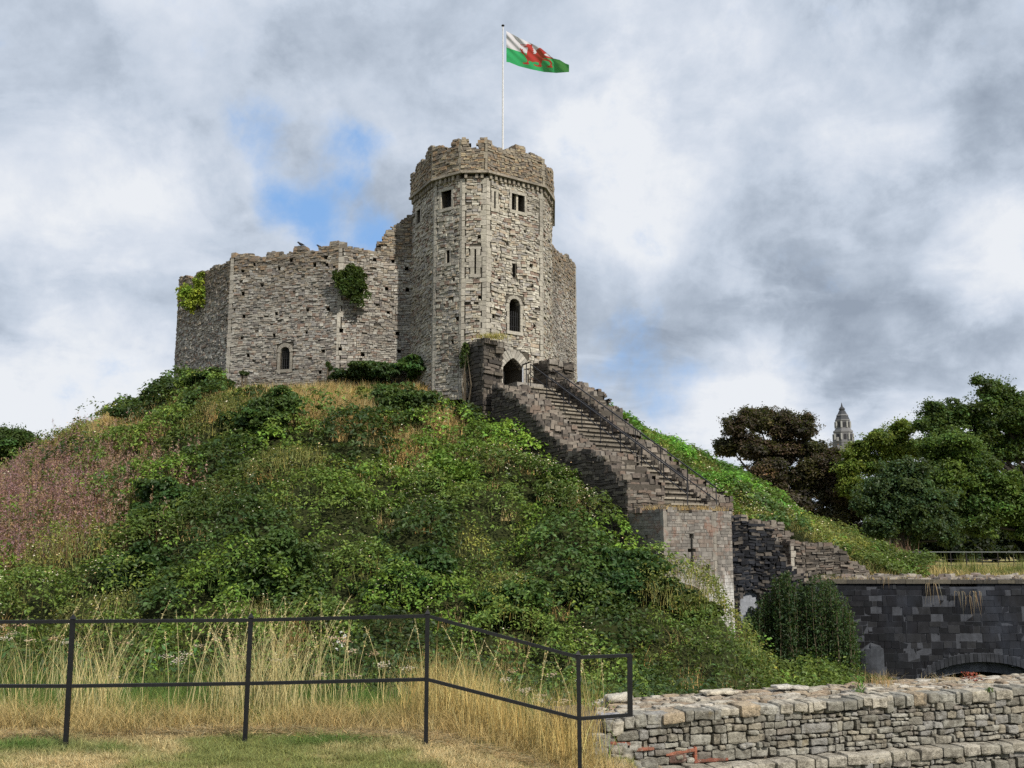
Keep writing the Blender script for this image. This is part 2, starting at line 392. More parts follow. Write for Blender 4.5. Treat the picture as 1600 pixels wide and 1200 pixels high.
def stone(mb, f, u0, u1, z0, z1, d, c, gap=.012, jit=.014, back=-.14, ch=.5):
    k_ = 1.0 if ch > .1 else 0.0
    W = lambda u: k_*(.03*math.sin(u*1.9+f.p0[0]*3)+.022*math.sin(u*4.7+z0*1.3+f.p0[1]))
    j = lambda k=1: R.uniform(-jit, jit)*k
    w_ = (u1-u0); h_ = (z1-z0)
    g = gap+ch*.014
    F4 = [(u0+g+j(), d+j(.7), z0+g+j(.6)), (u1-g+j(), d+j(.7), z0+g+j(.6)), (u1-g+j(), d+j(.7), z1-g+j(.6)), (u0+g+j(), d+j(.7), z1-g+j(.6))]
    B4 = [(u0+gap*.5, back, z0+gap*.5), (u1-gap*.5, back, z0+gap*.5), (u1-gap*.5, back, z1-gap*.5), (u0+gap*.5, back, z1-gap*.5)]
    F4 = [(a, b, z+W(a)) for a, b, z in F4]; B4 = [(a, b, z+W(a)) for a, b, z in B4]
    mb.faces(f.fr(F4+B4), [(0, 1, 2, 3), (1, 0, 4, 5), (2, 1, 5, 6), (3, 2, 6, 7), (0, 3, 7, 4)], c)

def clad(mb, f, z0, top, ops=(), pal=PAL_KEEP, h=(.07, .14), w_=(.12, .42), rough=.025, quoin=(0, 0), qpal=PAL_ASH, pal_fn=None, u0=0.0, u1=None, gap=.006, jit=.012, base_d=0.0, ch=.2):
    u1 = f.L if u1 is None else u1
    zmax = max(top(u) for u in np.linspace(u0, u1, 40))
    def put(a, b, c, d, off, cc, jj=jit):
        segs = [(a, b, c, d)]
        for o in ops:
            out = []
            for (a_, b_, c_, d_) in segs:
                A, B, Cc, D = o.u0-o.pad, o.u1+o.pad, o.z0-o.pad*.6, o.z1+o.pad
                if b_ <= A or a_ >= B or d_ <= Cc or c_ >= D: out.append((a_, b_, c_, d_)); continue
                if a_ < A-.035: out.append((a_, A, c_, d_))
                if b_ > B+.035: out.append((B, b_, c_, d_))
                if d_ > D+.03 and c_ < D: out.append((max(a_, A), min(b_, B), D, d_))
                elif c_ < Cc-.03: out.append((max(a_, A), min(b_, B), c_, Cc))
            segs = out
        for (a_, b_, c_, d_) in segs:
            if b_-a_ > .03 and d_-c_ > .025: stone(mb, f, a_, b_, c_, d_, off, cc, gap, jj, ch=ch)
    z = z0
    while z < zmax:
        band = R.uniform(.42, .62); u = u0+quoin[0]*0
        # quoins
        zq = z
        while zq < z+band-.02:
            hq = min(R.uniform(.24, .34), z+band-zq)
            if z+band-zq-hq < .12: hq = z+band-zq
            for side in (0, 1):
                if quoin[side]:
                    wq = quoin[side]*R.choice((.75, 1.2))
                    a, b = (u0, u0+wq) if side == 0 else (u1-wq, u1)
                    if zq+hq*.6 < top((a+b)/2): put(a-.01, b, zq, zq+hq, base_d+.004+R.uniform(-.006, .006), pick(qpal, .10), .006)
            zq += hq
        lo = u0+(quoin[0]*.98 if quoin[0] else 0); hi = u1-(quoin[1]*.98 if quoin[1] else 0)
        u = lo
        while u < hi-.01:
            seg = R.uniform(.7, 1.8); e = min(hi, u+seg)
            if hi-e < .4: e = hi
            zz = z
            while zz < z+band-.02:
                hh = R.uniform(*h)
                if z+band-zz-hh < h[0]*.7: hh = z+band-zz
                x = u
                while x < e-.01:
                    ww = R.uniform(*w_)*(1 if R.random() < .8 else .6)
                    if e-x-ww < w_[0]*.7: ww = e-x
                    um = x+ww/2
                    if zz+hh*.55 < top(um) and R.random() > .012:
                        off = base_d+R.uniform(-rough, rough)+(R.uniform(0, rough*1.3) if R.random() < .25 else 0)
                        p_ = pal_fn(um, zz) if pal_fn else pal
                        put(x, x+ww, zz, zz+hh, off, pick(p_))
                    x += ww
                zz += hh
            u = e
        z += band

def core(mb, f, z0, top, T=1.2, ops=(), c=(.085, .075, .06), cell=.35, front=-.05, u0=0.0, u1=None, drop=.12, trim=.06):
    u1 = f.L if u1 is None else u1
    if u0 == 0 and u1 == f.L and f.L > .5: u0, u1 = trim, f.L-trim
    cuts = set(np.linspace(u0, u1, max(2, int((u1-u0)/cell)+1)).tolist())
    for o in ops:
        n = 6 if o.arch else 1
        for i in range(n+1):
            q = o.u0+(o.u1-o.u0)*i/n
            if u0 < q < u1: cuts.add(q)
    cuts = sorted(cuts)
    for a, b in zip(cuts[:-1], cuts[1:]):
        if b-a < 1e-4: continue
        m = (a+b)/2; zt = top(m)-drop; iv = [(z0, zt)]
        for o in ops:
            if o.u0 < m < o.u1:
                out = []; t1 = min(o.top(m), zt)
                for (p, q) in iv:
                    if q <= o.z0 or p >= t1: out.append((p, q)); continue
                    if o.z0 > p: out.append((p, o.z0))
                    if q > t1: out.append((t1, q))
                iv = out
                if o.depth < T: mb.box((a, -T, o.z0), (b, -o.depth, t1), o.back, f.fr)
        for (p, q) in iv:
            if q-p > .005: mb.box((a, -T, p), (b, front, q), c, f.fr)

def caps(mb, f, top, T, pal, h=(.08, .2), w_=(.2, .5), u0=0.0, u1=None, skip=.1, rise=.05, lap=.02):
    u1 = f.L if u1 is None else u1; u = u0
    while u < u1-.05:
        ww = min(R.uniform(*w_), u1-u); d = lap
        while d > -T+.05:
            dd = R.uniform(.2, .5)
            if T+d-dd < .15: dd = T+d
            if R.random() > skip:
                zt = top(u+ww/2)+R.uniform(-.06, rise); hh = R.uniform(*h)+.12
                j = lambda: R.uniform(-.02, .02)
                P = [(u+.01+j(), d-dd+.01, zt-hh), (u+ww-.01+j(), d-dd+.01, zt-hh), (u+ww-.01+j(), d-.01+j(), zt-hh), (u+.01+j(), d-.01+j(), zt-hh),
                     (u+.03+j(), d-dd+.03, zt+j()), (u+ww-.03+j(), d-dd+.03, zt+j()), (u+ww-.03+j(), d-.03+j(), zt+j()), (u+.03+j(), d-.03+j(), zt+j())]
                mb.faces(f.fr(P), [(0, 1, 2, 3), (7, 6, 5, 4), (4, 5, 1, 0), (5, 6, 2, 1), (6, 7, 3, 2), (7, 4, 0, 3)], pick(pal))
            d -= dd
        u += ww

def rag(top, amp=.12, step=.35, s=1):
    return lambda u: top(u)+amp*(hash2(int(math.floor(u/step))+1000, 7, s)-.5)*2

# dressed-stone surround as a part: jamb blocks, lintel or arch ring, sill
def surround(f, o, jw=.2, proud=.03, pal=PAL_ASH, sill=True, ring=.22, blocks=.3, lintel=.22):
    mb = MB(); c = lambda: pick(pal, .1)
    spring = o.z1-o.arch
    z = o.z0
    while z < spring-.02:
        hh = min(R.uniform(blocks*.8, blocks*1.2), spring-z)
        if spring-z-hh < .1: hh = spring-z
        k = R.choice((.85, 1.15))
        for a, b in ((o.u0-jw*k, o.u0), (o.u1, o.u1+jw*k)):
            mb.box((a+.004, -.3, z+.005), (b-.004 if a < o.u0 else b, proud, z+hh-.005), c(), f.fr)
        z += hh
    if o.arch:
        n = 11; uc = (o.u0+o.u1)/2; hw = (o.u1-o.u0)/2
        def pt(i, r):
            x = -1+2*i/n; u = uc+x*hw
            zt = o.top(u) if 0 < i < n else spring
            # outward normal of the arch line
            e = .02; a0 = o.top(max(o.u0+1e-3, u-e)); a1 = o.top(min(o.u1-1e-3, u+e)); nx_, nz = -(a1-a0), 2*e
            l = math.hypot(nx_, nz); 
            if i == 0: nx_, nz, l = -1, .25, 1.03
            if i == n: nx_, nz, l = 1, .25, 1.03
            return u+nx_/l*r, zt+nz/l*r
        for i in range(n):
            (a0, b0), (a1, b1), (a2, b2), (a3, b3) = pt(i, 0), pt(i+1, 0), pt(i+1, ring), pt(i, ring)
            g_ = .06
            q = [(a0+(a1-a0)*g_, b0+(b1-b0)*g_), (a1-(a1-a0)*g_, b1-(b1-b0)*g_), (a2-(a2-a3)*g_, b2-(b2-b3)*g_), (a3+(a2-a3)*g_, b3+(b2-b3)*g_)]
            pr = proud+R.uniform(-.01, .01)
            P = [(x, -.3, zz) for x, zz in q]+[(x, pr, zz) for x, zz in q]
            mb.hexa(f.fr(P), c())
    elif lintel: mb.box((o.u0-jw, -.3, o.z1), (o.u1+jw, proud, o.z1+lintel), c(), f.fr)
    if sill: mb.box((o.u0-jw, -.3, o.z0-.16), (o.u1+jw, proud+.02, o.z0-.003), c(), f.fr)
    return mb
def grille(f, o, n, d=-.12, w_=.022, frac=1.0, cross=2):
    mb = MB(); cc = (.03, .03, .032)
    for i in range(n):
        u = o.u0+(o.u1-o.u0)*(i+1)/(n+1); zt = o.z0+(o.top(u)-o.z0)*frac
        mb.bar(f.P(u, d, o.z0), f.P(u, d, zt), w_, c=cc)
    for k in range(cross):
        z = o.z0+(o.z1-o.z0)*frac*(k+.5)/cross*.98
        mb.bar(f.P(o.u0-.02, d+.012, z), f.P(o.u1+.02, d+.012, z), .03, .012, c=cc)
    return mb
# ---------------------------------------------------------------- the keep
CV = np.array([.13, -.9915]); LV = np.array([-.9915, -.13]); RK = 12.0
KV = lambda th: MC+RK*(math.cos(math.radians(th))*CV+math.sin(math.radians(th))*LV)
keep = empty('castle_keep', (MC[0], MC[1], 9.4), 'ruined twelve-sided stone castle keep with gate tower, standing on top of the mound', 'castle')
Z0 = 8.2
z1p = lambda pts: [(260+a/3.75, 320+b/3.75) for a, b in pts]
topA = z1p([(60, 440), (80, 430), (120, 420), (155, 430), (175, 400), (200, 385), (250, 400), (262, 375), (290, 350), (330, 350), (350, 335), (385, 300), (405, 285)])
topB = z1p([(405, 285), (440, 292), (500, 290), (530, 310), (575, 300), (600, 272), (650, 268), (690, 285), (735, 285), (745, 262), (790, 245), (825, 262), (840, 272), (890, 265), (900, 240), (960, 235), (975, 215)])
topC = z1p([(975, 215), (1025, 215), (1060, 238), (1100, 255), (1180, 270), (1243, 275), (1250, 240), (1263, 190), (1280, 165), (1310, 150), (1320, 130), (1355, 115), (1372, 80), (1440, 60), (1500, 10), (1700, -40)])
holes = z1p([(515, 350), (660, 372), (730, 328), (935, 305), (940, 348), (447, 522), (452, 655), (643, 635), (825, 620), (947, 610), (440, 785), (630, 762), (820, 750), (478, 885), (918, 853), (900, 980), (1220, 325), (1328, 330), (1408, 372), (1290, 490), (1412, 498), (1300, 630), (1025, 735), (1355, 750), (1018, 845), (1365, 855), (350, 675), (348, 800), (100, 630), (445, 392), (700, 850), (560, 470), (868, 352), (215, 860), (90, 975), (1150, 880)])
VA = [KV(a) for a in (100.3, 70.3, 40.3, 10.3, -19.7, -49.7, -79.7, -109.7)]
wall = MB(); corem = MB()
def pal_keep(zref):
    def fn(u, z):
        k = z-zref+R.uniform(-.5, .5)
        if k > -1.1: return PAL_TOP+PAL_KEEP[4:5]
        if k > -2.4: return PAL_TOP[:4]+PAL_KEEP
        return PAL_KEEP
    return fn
fA, fB, fC = Facet(VA[1], VA[2]), Facet(VA[2], VA[3]), Facet(VA[3], VA[4])
fR = Facet(VA[5], VA[6])
tA, tB, tC = fA.profile(topA), fB.profile(topB), fC.profile(topC)
tR = fR.profile([(862, 383), (864, 384), (870, 391), (877, 395), (881, 401), (884, 403), (885.5, 397), (889, 399), (893, 405), (898, 410), (903, 415)])
win = fB.op(437, 452.5, 542, 577, depth=.9, arch=.30)
for f, tp, zr in ((fA, tA, 15.6), (fB, tB, 16.6), (fC, tC, 17.2), (fR, tR, 17.5)):
    ops = [f.hole(x, y, R.uniform(.075, .105)) for x, y in holes if 0.15 < f.px(x, y)[0] < f.L-.15] if f is not fR else [f.hole(880, 455), f.hole(893, 530), f.hole(876, 480)]
    if f is fB: win.pad = .2; ops.append(win)
    q = {id(fA): (.0, .0), id(fB): (.24, .0), id(fC): (.24, 0), id(fR): (0, .3)}[id(f)]
    t2 = rag(tp, .07, .3, 3)
    clad(wall, f, Z0, t2, ops, h=(.065, .135), rough=.027, quoin=q, qpal=[(.36, .335, .29), (.40, .375, .325), (.33, .305, .27)], pal_fn=pal_keep(zr), w_=(.1, .34), jit=.016)
    if f is fB: clad(wall, f, Z0, lambda u: 14.2, [], u0=f.L-.001, u1=f.L) if False else None
    core(corem, f, Z0, t2, 1.9, ops)
    caps(wall, f, t2, 1.9, PAL_TOP, skip=.12)
# the far side of the shell (plain rubble, seen only from elsewhere)
for i in (0, 6):
    f = Facet(VA[i], VA[i+1]); core(corem, f, Z0, lambda u: 15.8 if i == 0 else 16.0, 1.9); clad(wall, f, Z0, lambda u: 15.7+.2*math.sin(u*2), h=(.12, .2), w_=(.3, .7))
bk = [KV(a) for a in (-109.7, -139.7, -169.7, 160.3, 130.3, 100.3)]
for i in range(5):
    f = Facet(bk[i], bk[i+1]); tb = rag(lambda u: 14.6+.5*math.sin(u+i*2), .2, .5, i)
    core(corem, f, Z0, tb, 1.9); clad(wall, f, Z0, tb, h=(.2, .34), w_=(.5, 1.1))
kw = wall.build('shell_wall', M_stone, keep); corem.build('wall_core', M_stone, keep)
wi = surround(fB, win, .16, .0, [(.36, .33, .28)], True, .2).build('window', M_stone, keep)
grille(fB, win, 4, cross=3, frac=1).build('iron_grille', M_iron, wi)

# ---- gate tower
def xat(px, Y, z): return (px-800)/F*(Y*math.cos(PITCH)+(z-EYE)*math.sin(PITCH))
TP = [np.array((xat(p, Y, 14), Y)) for p, Y in ((642.5, 50.3), (677.5, 47.6), (721, 46.55), (760, 46.5), (848, 48.5), (861.5, 50.4))]+[np.array((2.15, 54.6))]
ZS = 18.92
TF = [Facet(TP[i], TP[i+1]) for i in range(6)]
f1, f2, f3, f4, f5, f6 = TF
zz = lambda a, b, c=190: (620+a/5, c+b/5)
W1 = f2.op(689.5, 705.5, 298, 325, depth=.9); W1.pad = .14
WT = f4.op(799.5, 819.5, 304, 330, depth=.9); WT.pad = .15
WF1 = f1.op(651, 657, 328, 350, depth=.9); WF1.pad = .12
S4 = f4.op(772, 774.4, 299, 326, depth=.8); S4.pad = .2
S2 = f2.op(697.3, 702.5, 391, 411, depth=.8); S2.pad = .1
S3 = f3.op(741.3, 743.8, 389, 428, depth=.8); S3.pad = .24
S5 = f4.op(801.5, 806, 412, 433, depth=.8); S5.pad = .05
WB = f4.op(795.5, 812.5, 467, 518, depth=1.1, arch=.27); WB.pad = .2
DO = f4.op(785.5, 817.5, 559, 603, depth=2.2, arch=.5, pointed=True); DO.pad = .33
allops = {id(f2): [W1, S2], id(f4): [WT, S4, S5, WB, DO], id(f1): [WF1], id(f3): [S3]}
ph = [zz(645, 905), zz(775, 1075), zz(860, 950), zz(1050, 80, 400), zz(445, 185, 400), zz(648, 165, 400), zz(805, 180, 400), zz(1060, 240, 400), zz(648, 322, 400), zz(468, 490, 400), zz(757, 475, 400), zz(1075, 547, 400), zz(435, 665, 400), zz(450, 925), zz(975, 450, 400), zz(150, 320, 400), zz(1045, 1125), zz(580, 1125), zz(1000, 860)]
tw = MB(); tc_ = MB()
for i, f in enumerate(TF):
    ops = list(allops.get(id(f), []))
    for x, y in ph:
        u, z = f.px(x, y)
        if .2 < u < f.L-.2 and all(not (o.u0-.3 < u < o.u1+.3 and o.z0-.2 < z < o.z1+.2) for o in ops): ops.append(f.hole(x, y, R.uniform(.06, .09)))
    q = [(0, .16), (.2, .16), (.2, .26), (.28, .22), (.2, 0), (0, 0)][i]
    clad(tw, f, Z0, lambda u: ZS, ops, pal=PAL_TOWER, h=(.075, .15), w_=(.11, .36), rough=.036, quoin=q, jit=.02, pal_fn=(lambda u, z: PAL_TOWER+PAL_KEEP[7:9]))
    core(tc_, f, Z0, lambda u: ZS+.12, 1.5, ops)
# broach stops under two of the corner shafts
gt = tw.build('tower_wall', M_stone, keep); tc_.build('tower_core', M_stone, keep)
def offset_poly(pts, d):
    out = []
    for i, p in enumerate(pts):
        fs = [Facet(pts[j], pts[j+1]) for j in (i-1, i) if 0 <= j < len(pts)-1]
        n = sum(f.n for f in fs); n /= np.linalg.norm(n); k = 1/max(.5, float(np.dot(n, fs[0].n))); out.append(np.array(p)+n*d*k)
    return out
PP = offset_poly(TP, .15); PS = offset_poly(TP, .10)
topP = [zz(a, b) for a, b in [(100, 420), (105, 400), (130, 395), (135, 425), (150, 350), (200, 310), (215, 320), (225, 250), (260, 200), (300, 195), (360, 200), (385, 235), (400, 230), (405, 195), (425, 190), (430, 150), (450, 130), (500, 122), (550, 127), (558, 190), (600, 212), (632, 205), (636, 165), (655, 150), (662, 125), (700, 120), (712, 150), (745, 158), (755, 190), (790, 200), (850, 215), (900, 205), (925, 205), (930, 178), (980, 190), (1000, 215), (1020, 240), (1045, 262), (1060, 255), (1100, 265), (1140, 280), (1150, 310), (1165, 350), (1180, 372), (1210, 365), (1220, 400), (1230, 420)]]
par = MB(); pc = MB(); sc_ = MB(); cb = MB()
for i in range(6):
    f = Facet(PP[i], PP[i+1]); L0 = f.px(topP[0][0], 300)[0]
    pr = []
    for x, y in topP:
        u, z = f.px(x, y)
        if -.6 < u < f.L+.6 and (i < 5): pr.append((u, z))
    if i == 5: tp = lambda u: 19.9+(.5 if int(u/.9) % 2 else 0)
    else:
        pr.sort(); U = [a for a, b in pr]; Z = [min(b, 21.2) for a, b in pr]; tp = (lambda U, Z: lambda u: float(np.interp(u, U, Z)))(U, Z)
    t2 = rag(tp, .04, .22, i)
    clad(par, f, ZS+.16, t2, [], pal=PAL_TOP+[(.36, .31, .23), (.40, .33, .22), (.34, .24, .15)], h=(.07, .13), w_=(.12, .34), rough=.025, quoin=(0, .16) if i < 5 else (0, 0), qpal=[(.34, .30, .235)], jit=.014)
    core(pc, f, ZS+.16, t2, .55, [], cell=.16, drop=.1, c=(.09, .08, .06))
    clad(par, Facet(f.P(f.L, -.6, 0)[:2], f.P(0, -.6, 0)[:2]), ZS+.16, (lambda ff, t: lambda u: t(ff.L-u)-.05)(f, t2), [], pal=PAL_TOP, h=(.15, .25), w_=(.25, .5))
    caps(par, f, t2, .58, PAL_TOP, h=(.06, .1), w_=(.16, .34), skip=.1, rise=.03)
    # string course and the row of little corbels under it
    sf = Facet(PS[i], PS[i+1]); sf2 = Facet(TP[i], TP[i+1])
    u = 0
    while u < f.L:
        ww = min(R.uniform(.4, .8), f.L-u); sc_.box((u+.004, -.3, ZS+.06), (u+ww-.004, .07, ZS+.17+R.uniform(-.008, .008)), pick([(.27, .24, .195), (.33, .29, .235)]), f.fr); u += ww
    u = .12
    while u < sf2.L-.12:
        if R.random() > .07:
            cb = MB(); cb.box((u, -.1, ZS-.17), (u+.13, R.uniform(.10, .15), ZS+.058), pick([(.25, .22, .18), (.32, .285, .225)]), sf2.fr); cb.build('corbel', M_stone, keep)
        u += R.uniform(.24, .30)
pa = par.build('parapet', M_stone, keep); pc.build('parapet_core', M_stone, pa)
sc_.build('string_course', M_stone, keep)
# tower roof deck behind the parapet and the little stone cap house by the flagpole
rd = MB(); cen = np.array((-1.6, 51.0))
for i in range(6): rd.tris([[(*TP[i], 18.95), (*TP[i+1], 18.95), (*cen, 19.0)]], (.16, .15, .14))
rd.tris([[(*TP[6], 18.95), (*TP[0], 18.95), (*cen, 19.0)]], (.16, .15, .14))
rd.build('roof_deck', M_stone, keep)
chs = MB(); cx, cy = xat(788, 48.2, 20.5), 48.3
def frc(P):
    a = math.radians(35); P = np.asarray(P, float); return np.stack([cx+P[:, 0]*math.cos(a)-P[:, 1]*math.sin(a), cy+P[:, 0]*math.sin(a)+P[:, 1]*math.cos(a), P[:, 2]], 1)
chs.box((-.42, -.42, 18.97), (.42, .42, 20.45), (.27, .24, .19), frc); chs.box((-.56, -.56, 20.452), (.56, .56, 20.55), (.36, .32, .26), frc)
P = frc(np.array([(-.56, -.56, 20.55), (.56, -.56, 20.55), (.56, .56, 20.55), (-.56, .56, 20.55), (-.12, -.12, 20.86), (.12, -.12, 20.86), (.12, .12, 20.86), (-.12, .12, 20.86)])); chs.hexa(P, (.33, .30, .245))
chs.build('cap_house', M_stone, keep)
# windows
def mull(f, o, n=1):
    mb = MB()
    for i in range(n):
        u = o.u0+(o.u1-o.u0)*(i+1)/(n+1); mb.box((u-.055, -.28, o.z0), (u+.055, -.08, o.z1), (.46, .42, .34), f.fr)
    return mb
o_ = surround(f2, W1, .13, .02, lintel=.14).build('window', M_stone, keep); grille(f2, W1, 4, d=-.35).build('iron_grille', M_iron, o_)
o_ = surround(f4, WT, .14, .02, lintel=.15).build('window', M_stone, keep); mull(f4, WT).build('mullion', M_stone, o_)
surround(f1, WF1, .11, .02, lintel=.12).build('window', M_stone, keep)
surround(f4, S4, .19, .01, lintel=.12, blocks=.24).build('arrow_slit', M_stone, keep)
surround(f3, S3, .23, .01, lintel=.12, blocks=.28).build('arrow_slit', M_stone, keep)
surround(f2, S2, .09, .01, lintel=.1).build('arrow_slit', M_stone, keep)
o_ = surround(f4, WB, .17, .03, ring=.16).build('window', M_stone, keep); grille(f4, WB, 5, d=-.08, frac=.63, cross=2).build('iron_grille', M_iron, o_)
o_ = surround(f4, DO, .26, .03, ring=.46, sill=False, pal=[(.42, .40, .35), (.38, .355, .31), (.46, .43, .37)]).build('door_arch', M_stone, keep)
mb = MB(); mb.bar(f4.P(DO.u1-.06, .05, DO.z0-.1), f4.P(DO.u1-.06, .05, DO.z1-.42), .06, c=(.42, .45, .5)); mb.build('drainpipe', M_plain, keep)

# ---- flagpole, flag
px_ = xat(785.7, 49.5, 24)
fp = empty('flagpole', (px_, 49.5, 19.0), 'tall thin white flagpole rising from the roof of the castle tower', 'flagpole')
mb = MB(); mb.tube([(px_, 49.5, 18.98), (px_, 49.5, 24), (px_, 49.5, at_y(785, 42, 49.5)[2])], [.055, .045, .032], (.62, .62, .62), 10); mb.build('pole', M_plain, fp)
mb = MB(); zt = at_y(785, 40, 49.5)[2]
for k in range(5):
    a0, a1 = -math.pi/2+math.pi*k/5, -math.pi/2+math.pi*(k+1)/5
    for j in range(10):
        t0, t1 = j*math.pi/5, (j+1)*math.pi/5
        mb.quads([[(px_+.085*math.cos(a)*math.cos(t), 49.5+.085*math.cos(a)*math.sin(t), zt+.06*math.sin(a)) for a, t in ((a0, t0), (a0, t1), (a1, t1), (a1, t0))]], (.03, .03, .03))
mb.build('finial', M_plain, fp)
DR = [(520, 486), (548, 500), (575, 492), (625, 494), (650, 485), (672, 492), (690, 498), (728, 488), (712, 512), (722, 548), (745, 566), (724, 574), (746, 592), (726, 600), (748, 618), (732, 628), (742, 642), (770, 640), (786, 618), (774, 592), (800, 562), (830, 546), (858, 556), (905, 590), (962, 630), (912, 642), (900, 658), (950, 676), (1012, 700), (1034, 690), (1012, 676), (985, 668), (968, 655), (995, 652), (1030, 664), (1056, 688), (1048, 712), (1018, 720), (965, 712), (905, 706), (880, 722), (935, 722), (990, 735), (1015, 760), (1030, 790), (1020, 824), (1040, 842), (1030, 860), (935, 852), (960, 832), (925, 820), (985, 828), (1000, 790), (975, 758), (915, 745), (870, 742), (872, 770), (852, 800), (870, 830), (850, 850), (790, 840), (735, 815), (745, 800), (800, 822), (826, 806), (818, 780), (775, 765), (722, 772), (690, 758), (665, 745), (655, 770), (672, 800), (650, 808), (575, 798), (566, 770), (590, 780), (635, 770), (640, 742), (622, 712), (600, 672), (570, 640), (535, 622), (548, 610), (522, 566), (530, 548), (548, 572), (572, 566), (566, 590), (600, 640), (622, 672), (632, 640), (640, 590), (650, 552), (636, 540), (600, 542), (560, 528), (600, 522), (630, 512), (590, 508), (545, 512)]
def inpoly(x, y, P):
    c = np.zeros(x.shape, bool); n = len(P)
    for i in range(n):
        x0, y0 = P[i]; x1, y1 = P[(i+1) % n]
        if y0 == y1: continue
        c ^= ((y0 > y) != (y1 > y)) & (x < (x1-x0)*(y-y0)/(y1-y0)+x0)
    return c
def flag():
    nu, nv = 300, 170
    u = np.linspace(0, 1, nu+1); v = np.linspace(0, 1, nv+1); U, Vv = np.meshgrid(u, v)
    X = 312+980*U
    yt = np.interp(U, [0, .2, .4, .55, .75, .85, .94, 1], [285, 390, 480, 552, 712, 735, 790, 812])
    yb = np.interp(U, [0, .05, .2, .4, .6, .8, 1], [768, 775, 835, 885, 925, 940, 925])
    Yp = yt+(yb-yt)*Vv
    PX = 760+X/10; PY = 20+Yp/10
    dep = 49.5-.02+.22*np.sin(U*7+Vv*1.5)*U+.10*np.sin(U*19-Vv*3)*U+.35*U*(Vv-.5)+.05*np.sin((U*1.0-Vv*.8)*24)*(1-U)*(1-Vv)
    uu = (PX-800)/F; vv = (600-PY)/F; dy = math.cos(PITCH)-vv*math.sin(PITCH); dz = math.sin(PITCH)+vv*math.cos(PITCH)
    P = np.stack([uu/dy*dep, dep, EYE+dz/dy*dep], -1)
    a = np.arange(nv)[:, None]*(nu+1)+np.arange(nu)[None]
    Q = np.stack([a, a+1, a+nu+2, a+nu+1], -1).reshape(-1, 4)
    Xc = (X[:-1, :-1]+X[1:, 1:])/2; Yc = (Yp[:-1, :-1]+Yp[1:, 1:])/2
    C = np.empty(Xc.shape+(3,)); C[:] = (.62, .60, .64)
    split = np.interp(Xc, [312, 530, 700, 1000, 1060, 1300], [540, 612, 650, 712, 712, 700])
    C[(Yc > split)] = (.03, .36, .13)
    C[inpoly(Xc, Yc, DR)] = (.42, .035, .04)
    C[inpoly(Xc, Yc, [(592, 548), (636, 552), (622, 600), (606, 622), (590, 590)])] = (.62, .60, .64)
    mb = MB(); mb.faces(P.reshape(-1, 3), Q, C.reshape(-1, 3))
    o = mb.build('flag', M_cloth, smooth=True)
    tag(o, 'white and green flag with a red dragon flying from the tower flagpole', 'flag')
flag()

# ---------------------------------------------------------------- stair, its walls and piers
A_ = np.array((.565, -.825)); B_ = np.array((.825, .565)); O_ = np.array((.03, 47.6))
LL = lambda s, t: O_+A_*s+B_*t
def frs(P): P = np.asarray(P, float); return np.concatenate([O_+P[:, :1]*A_+P[:, 1:2]*B_, P[:, 2:3]], 1)
zst = lambda s: 9.0-.585*(max(s, .9)-.9)
TL, TI, TR, TO = -2.15, -.4, 1.55, 2.95
st = MB(); rise = .235; s = .0
st.box((-.9, TI, 8.2), (.95, TR, 9.0), (.30, .28, .25), frs)
k = 0; s = .95
while s < 11.3:
    z = 9.0-rise*(k+1); run = rise/.585
    t = TI
    while t < TR-.01:
        ww = min(R.uniform(.5, 1.1), TR-t)
        if TR-t-ww < .25: ww = TR-t
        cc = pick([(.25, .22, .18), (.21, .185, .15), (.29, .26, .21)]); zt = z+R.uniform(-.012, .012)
        st.box((s-.05, t+.008, z-.9), (s+run-.07, t+ww-.008, zt-.07), cc*.5, frs); st.box((s-.05, t+.006, zt-.068), (s+run+R.uniform(-.01, .015), t+ww-.006, zt), cc, frs); t += ww  # riser at half tone: shade under the nosing painted in
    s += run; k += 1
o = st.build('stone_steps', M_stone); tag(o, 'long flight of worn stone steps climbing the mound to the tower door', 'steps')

def stairwall(name, label, t0, t1, sa, sb, topf, zb, pal_out, pal_in, cap=PAL_STAIR, outer=True, hh=(.06, .15)):
    e = empty(name, (*LL((sa+sb)/2, (t0+t1)/2), zb), label, 'wall')
    mb = MB(); T = t1-t0
    fo = Facet(LL(sa, t0), LL(sb, t0)); fi = Facet(LL(sb, t1), LL(sa, t1)); L = sb-sa
    to = lambda u: topf(sa+u); ti = lambda u: topf(sb-u)
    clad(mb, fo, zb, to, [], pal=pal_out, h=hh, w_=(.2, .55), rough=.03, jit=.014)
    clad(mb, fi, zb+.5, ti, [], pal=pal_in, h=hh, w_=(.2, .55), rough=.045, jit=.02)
    for aa, bb, tt in ((LL(sb, t0), LL(sb, t1), topf(sb-.05)), (LL(sa, t1), LL(sa, t0), topf(sa+.05))):
        clad(mb, Facet(aa, bb), zb, lambda u: tt, [], pal=pal_in, h=hh, w_=(.2, .5), rough=.045)
    o1 = mb.build('wall_face', M_stone, e)
    mb = MB(); core(mb, fo, zb, to, T-.06, [], c=(.08, .07, .058), cell=.25); mb.build('wall_core', M_stone, e)
    mb = MB(); caps(mb, fo, to, T-.02, cap, h=(.06, .14), w_=(.12, .34), skip=.06, rise=.12); mb.build('ragged_top', M_stone, e)
    return e
def steps_top(base, slope, s0, run, jit, seed):
    return lambda s: base-slope*(math.floor((s-s0)/run)*run)+jit*(hash2(int(math.floor(s/ .27))+500, seed, 5)-.5)*2
foL = Facet(LL(0, TL), LL(13, TL))
q = [foL.px(a, b) for a, b in [(772, 602), (800, 618), (835, 652), (862, 680), (884, 700)]]
uL, zL = [a for a, b in q], [b for a, b in q]
print('left wall profile', [(round(a, 2), round(b, 2)) for a, b in q])
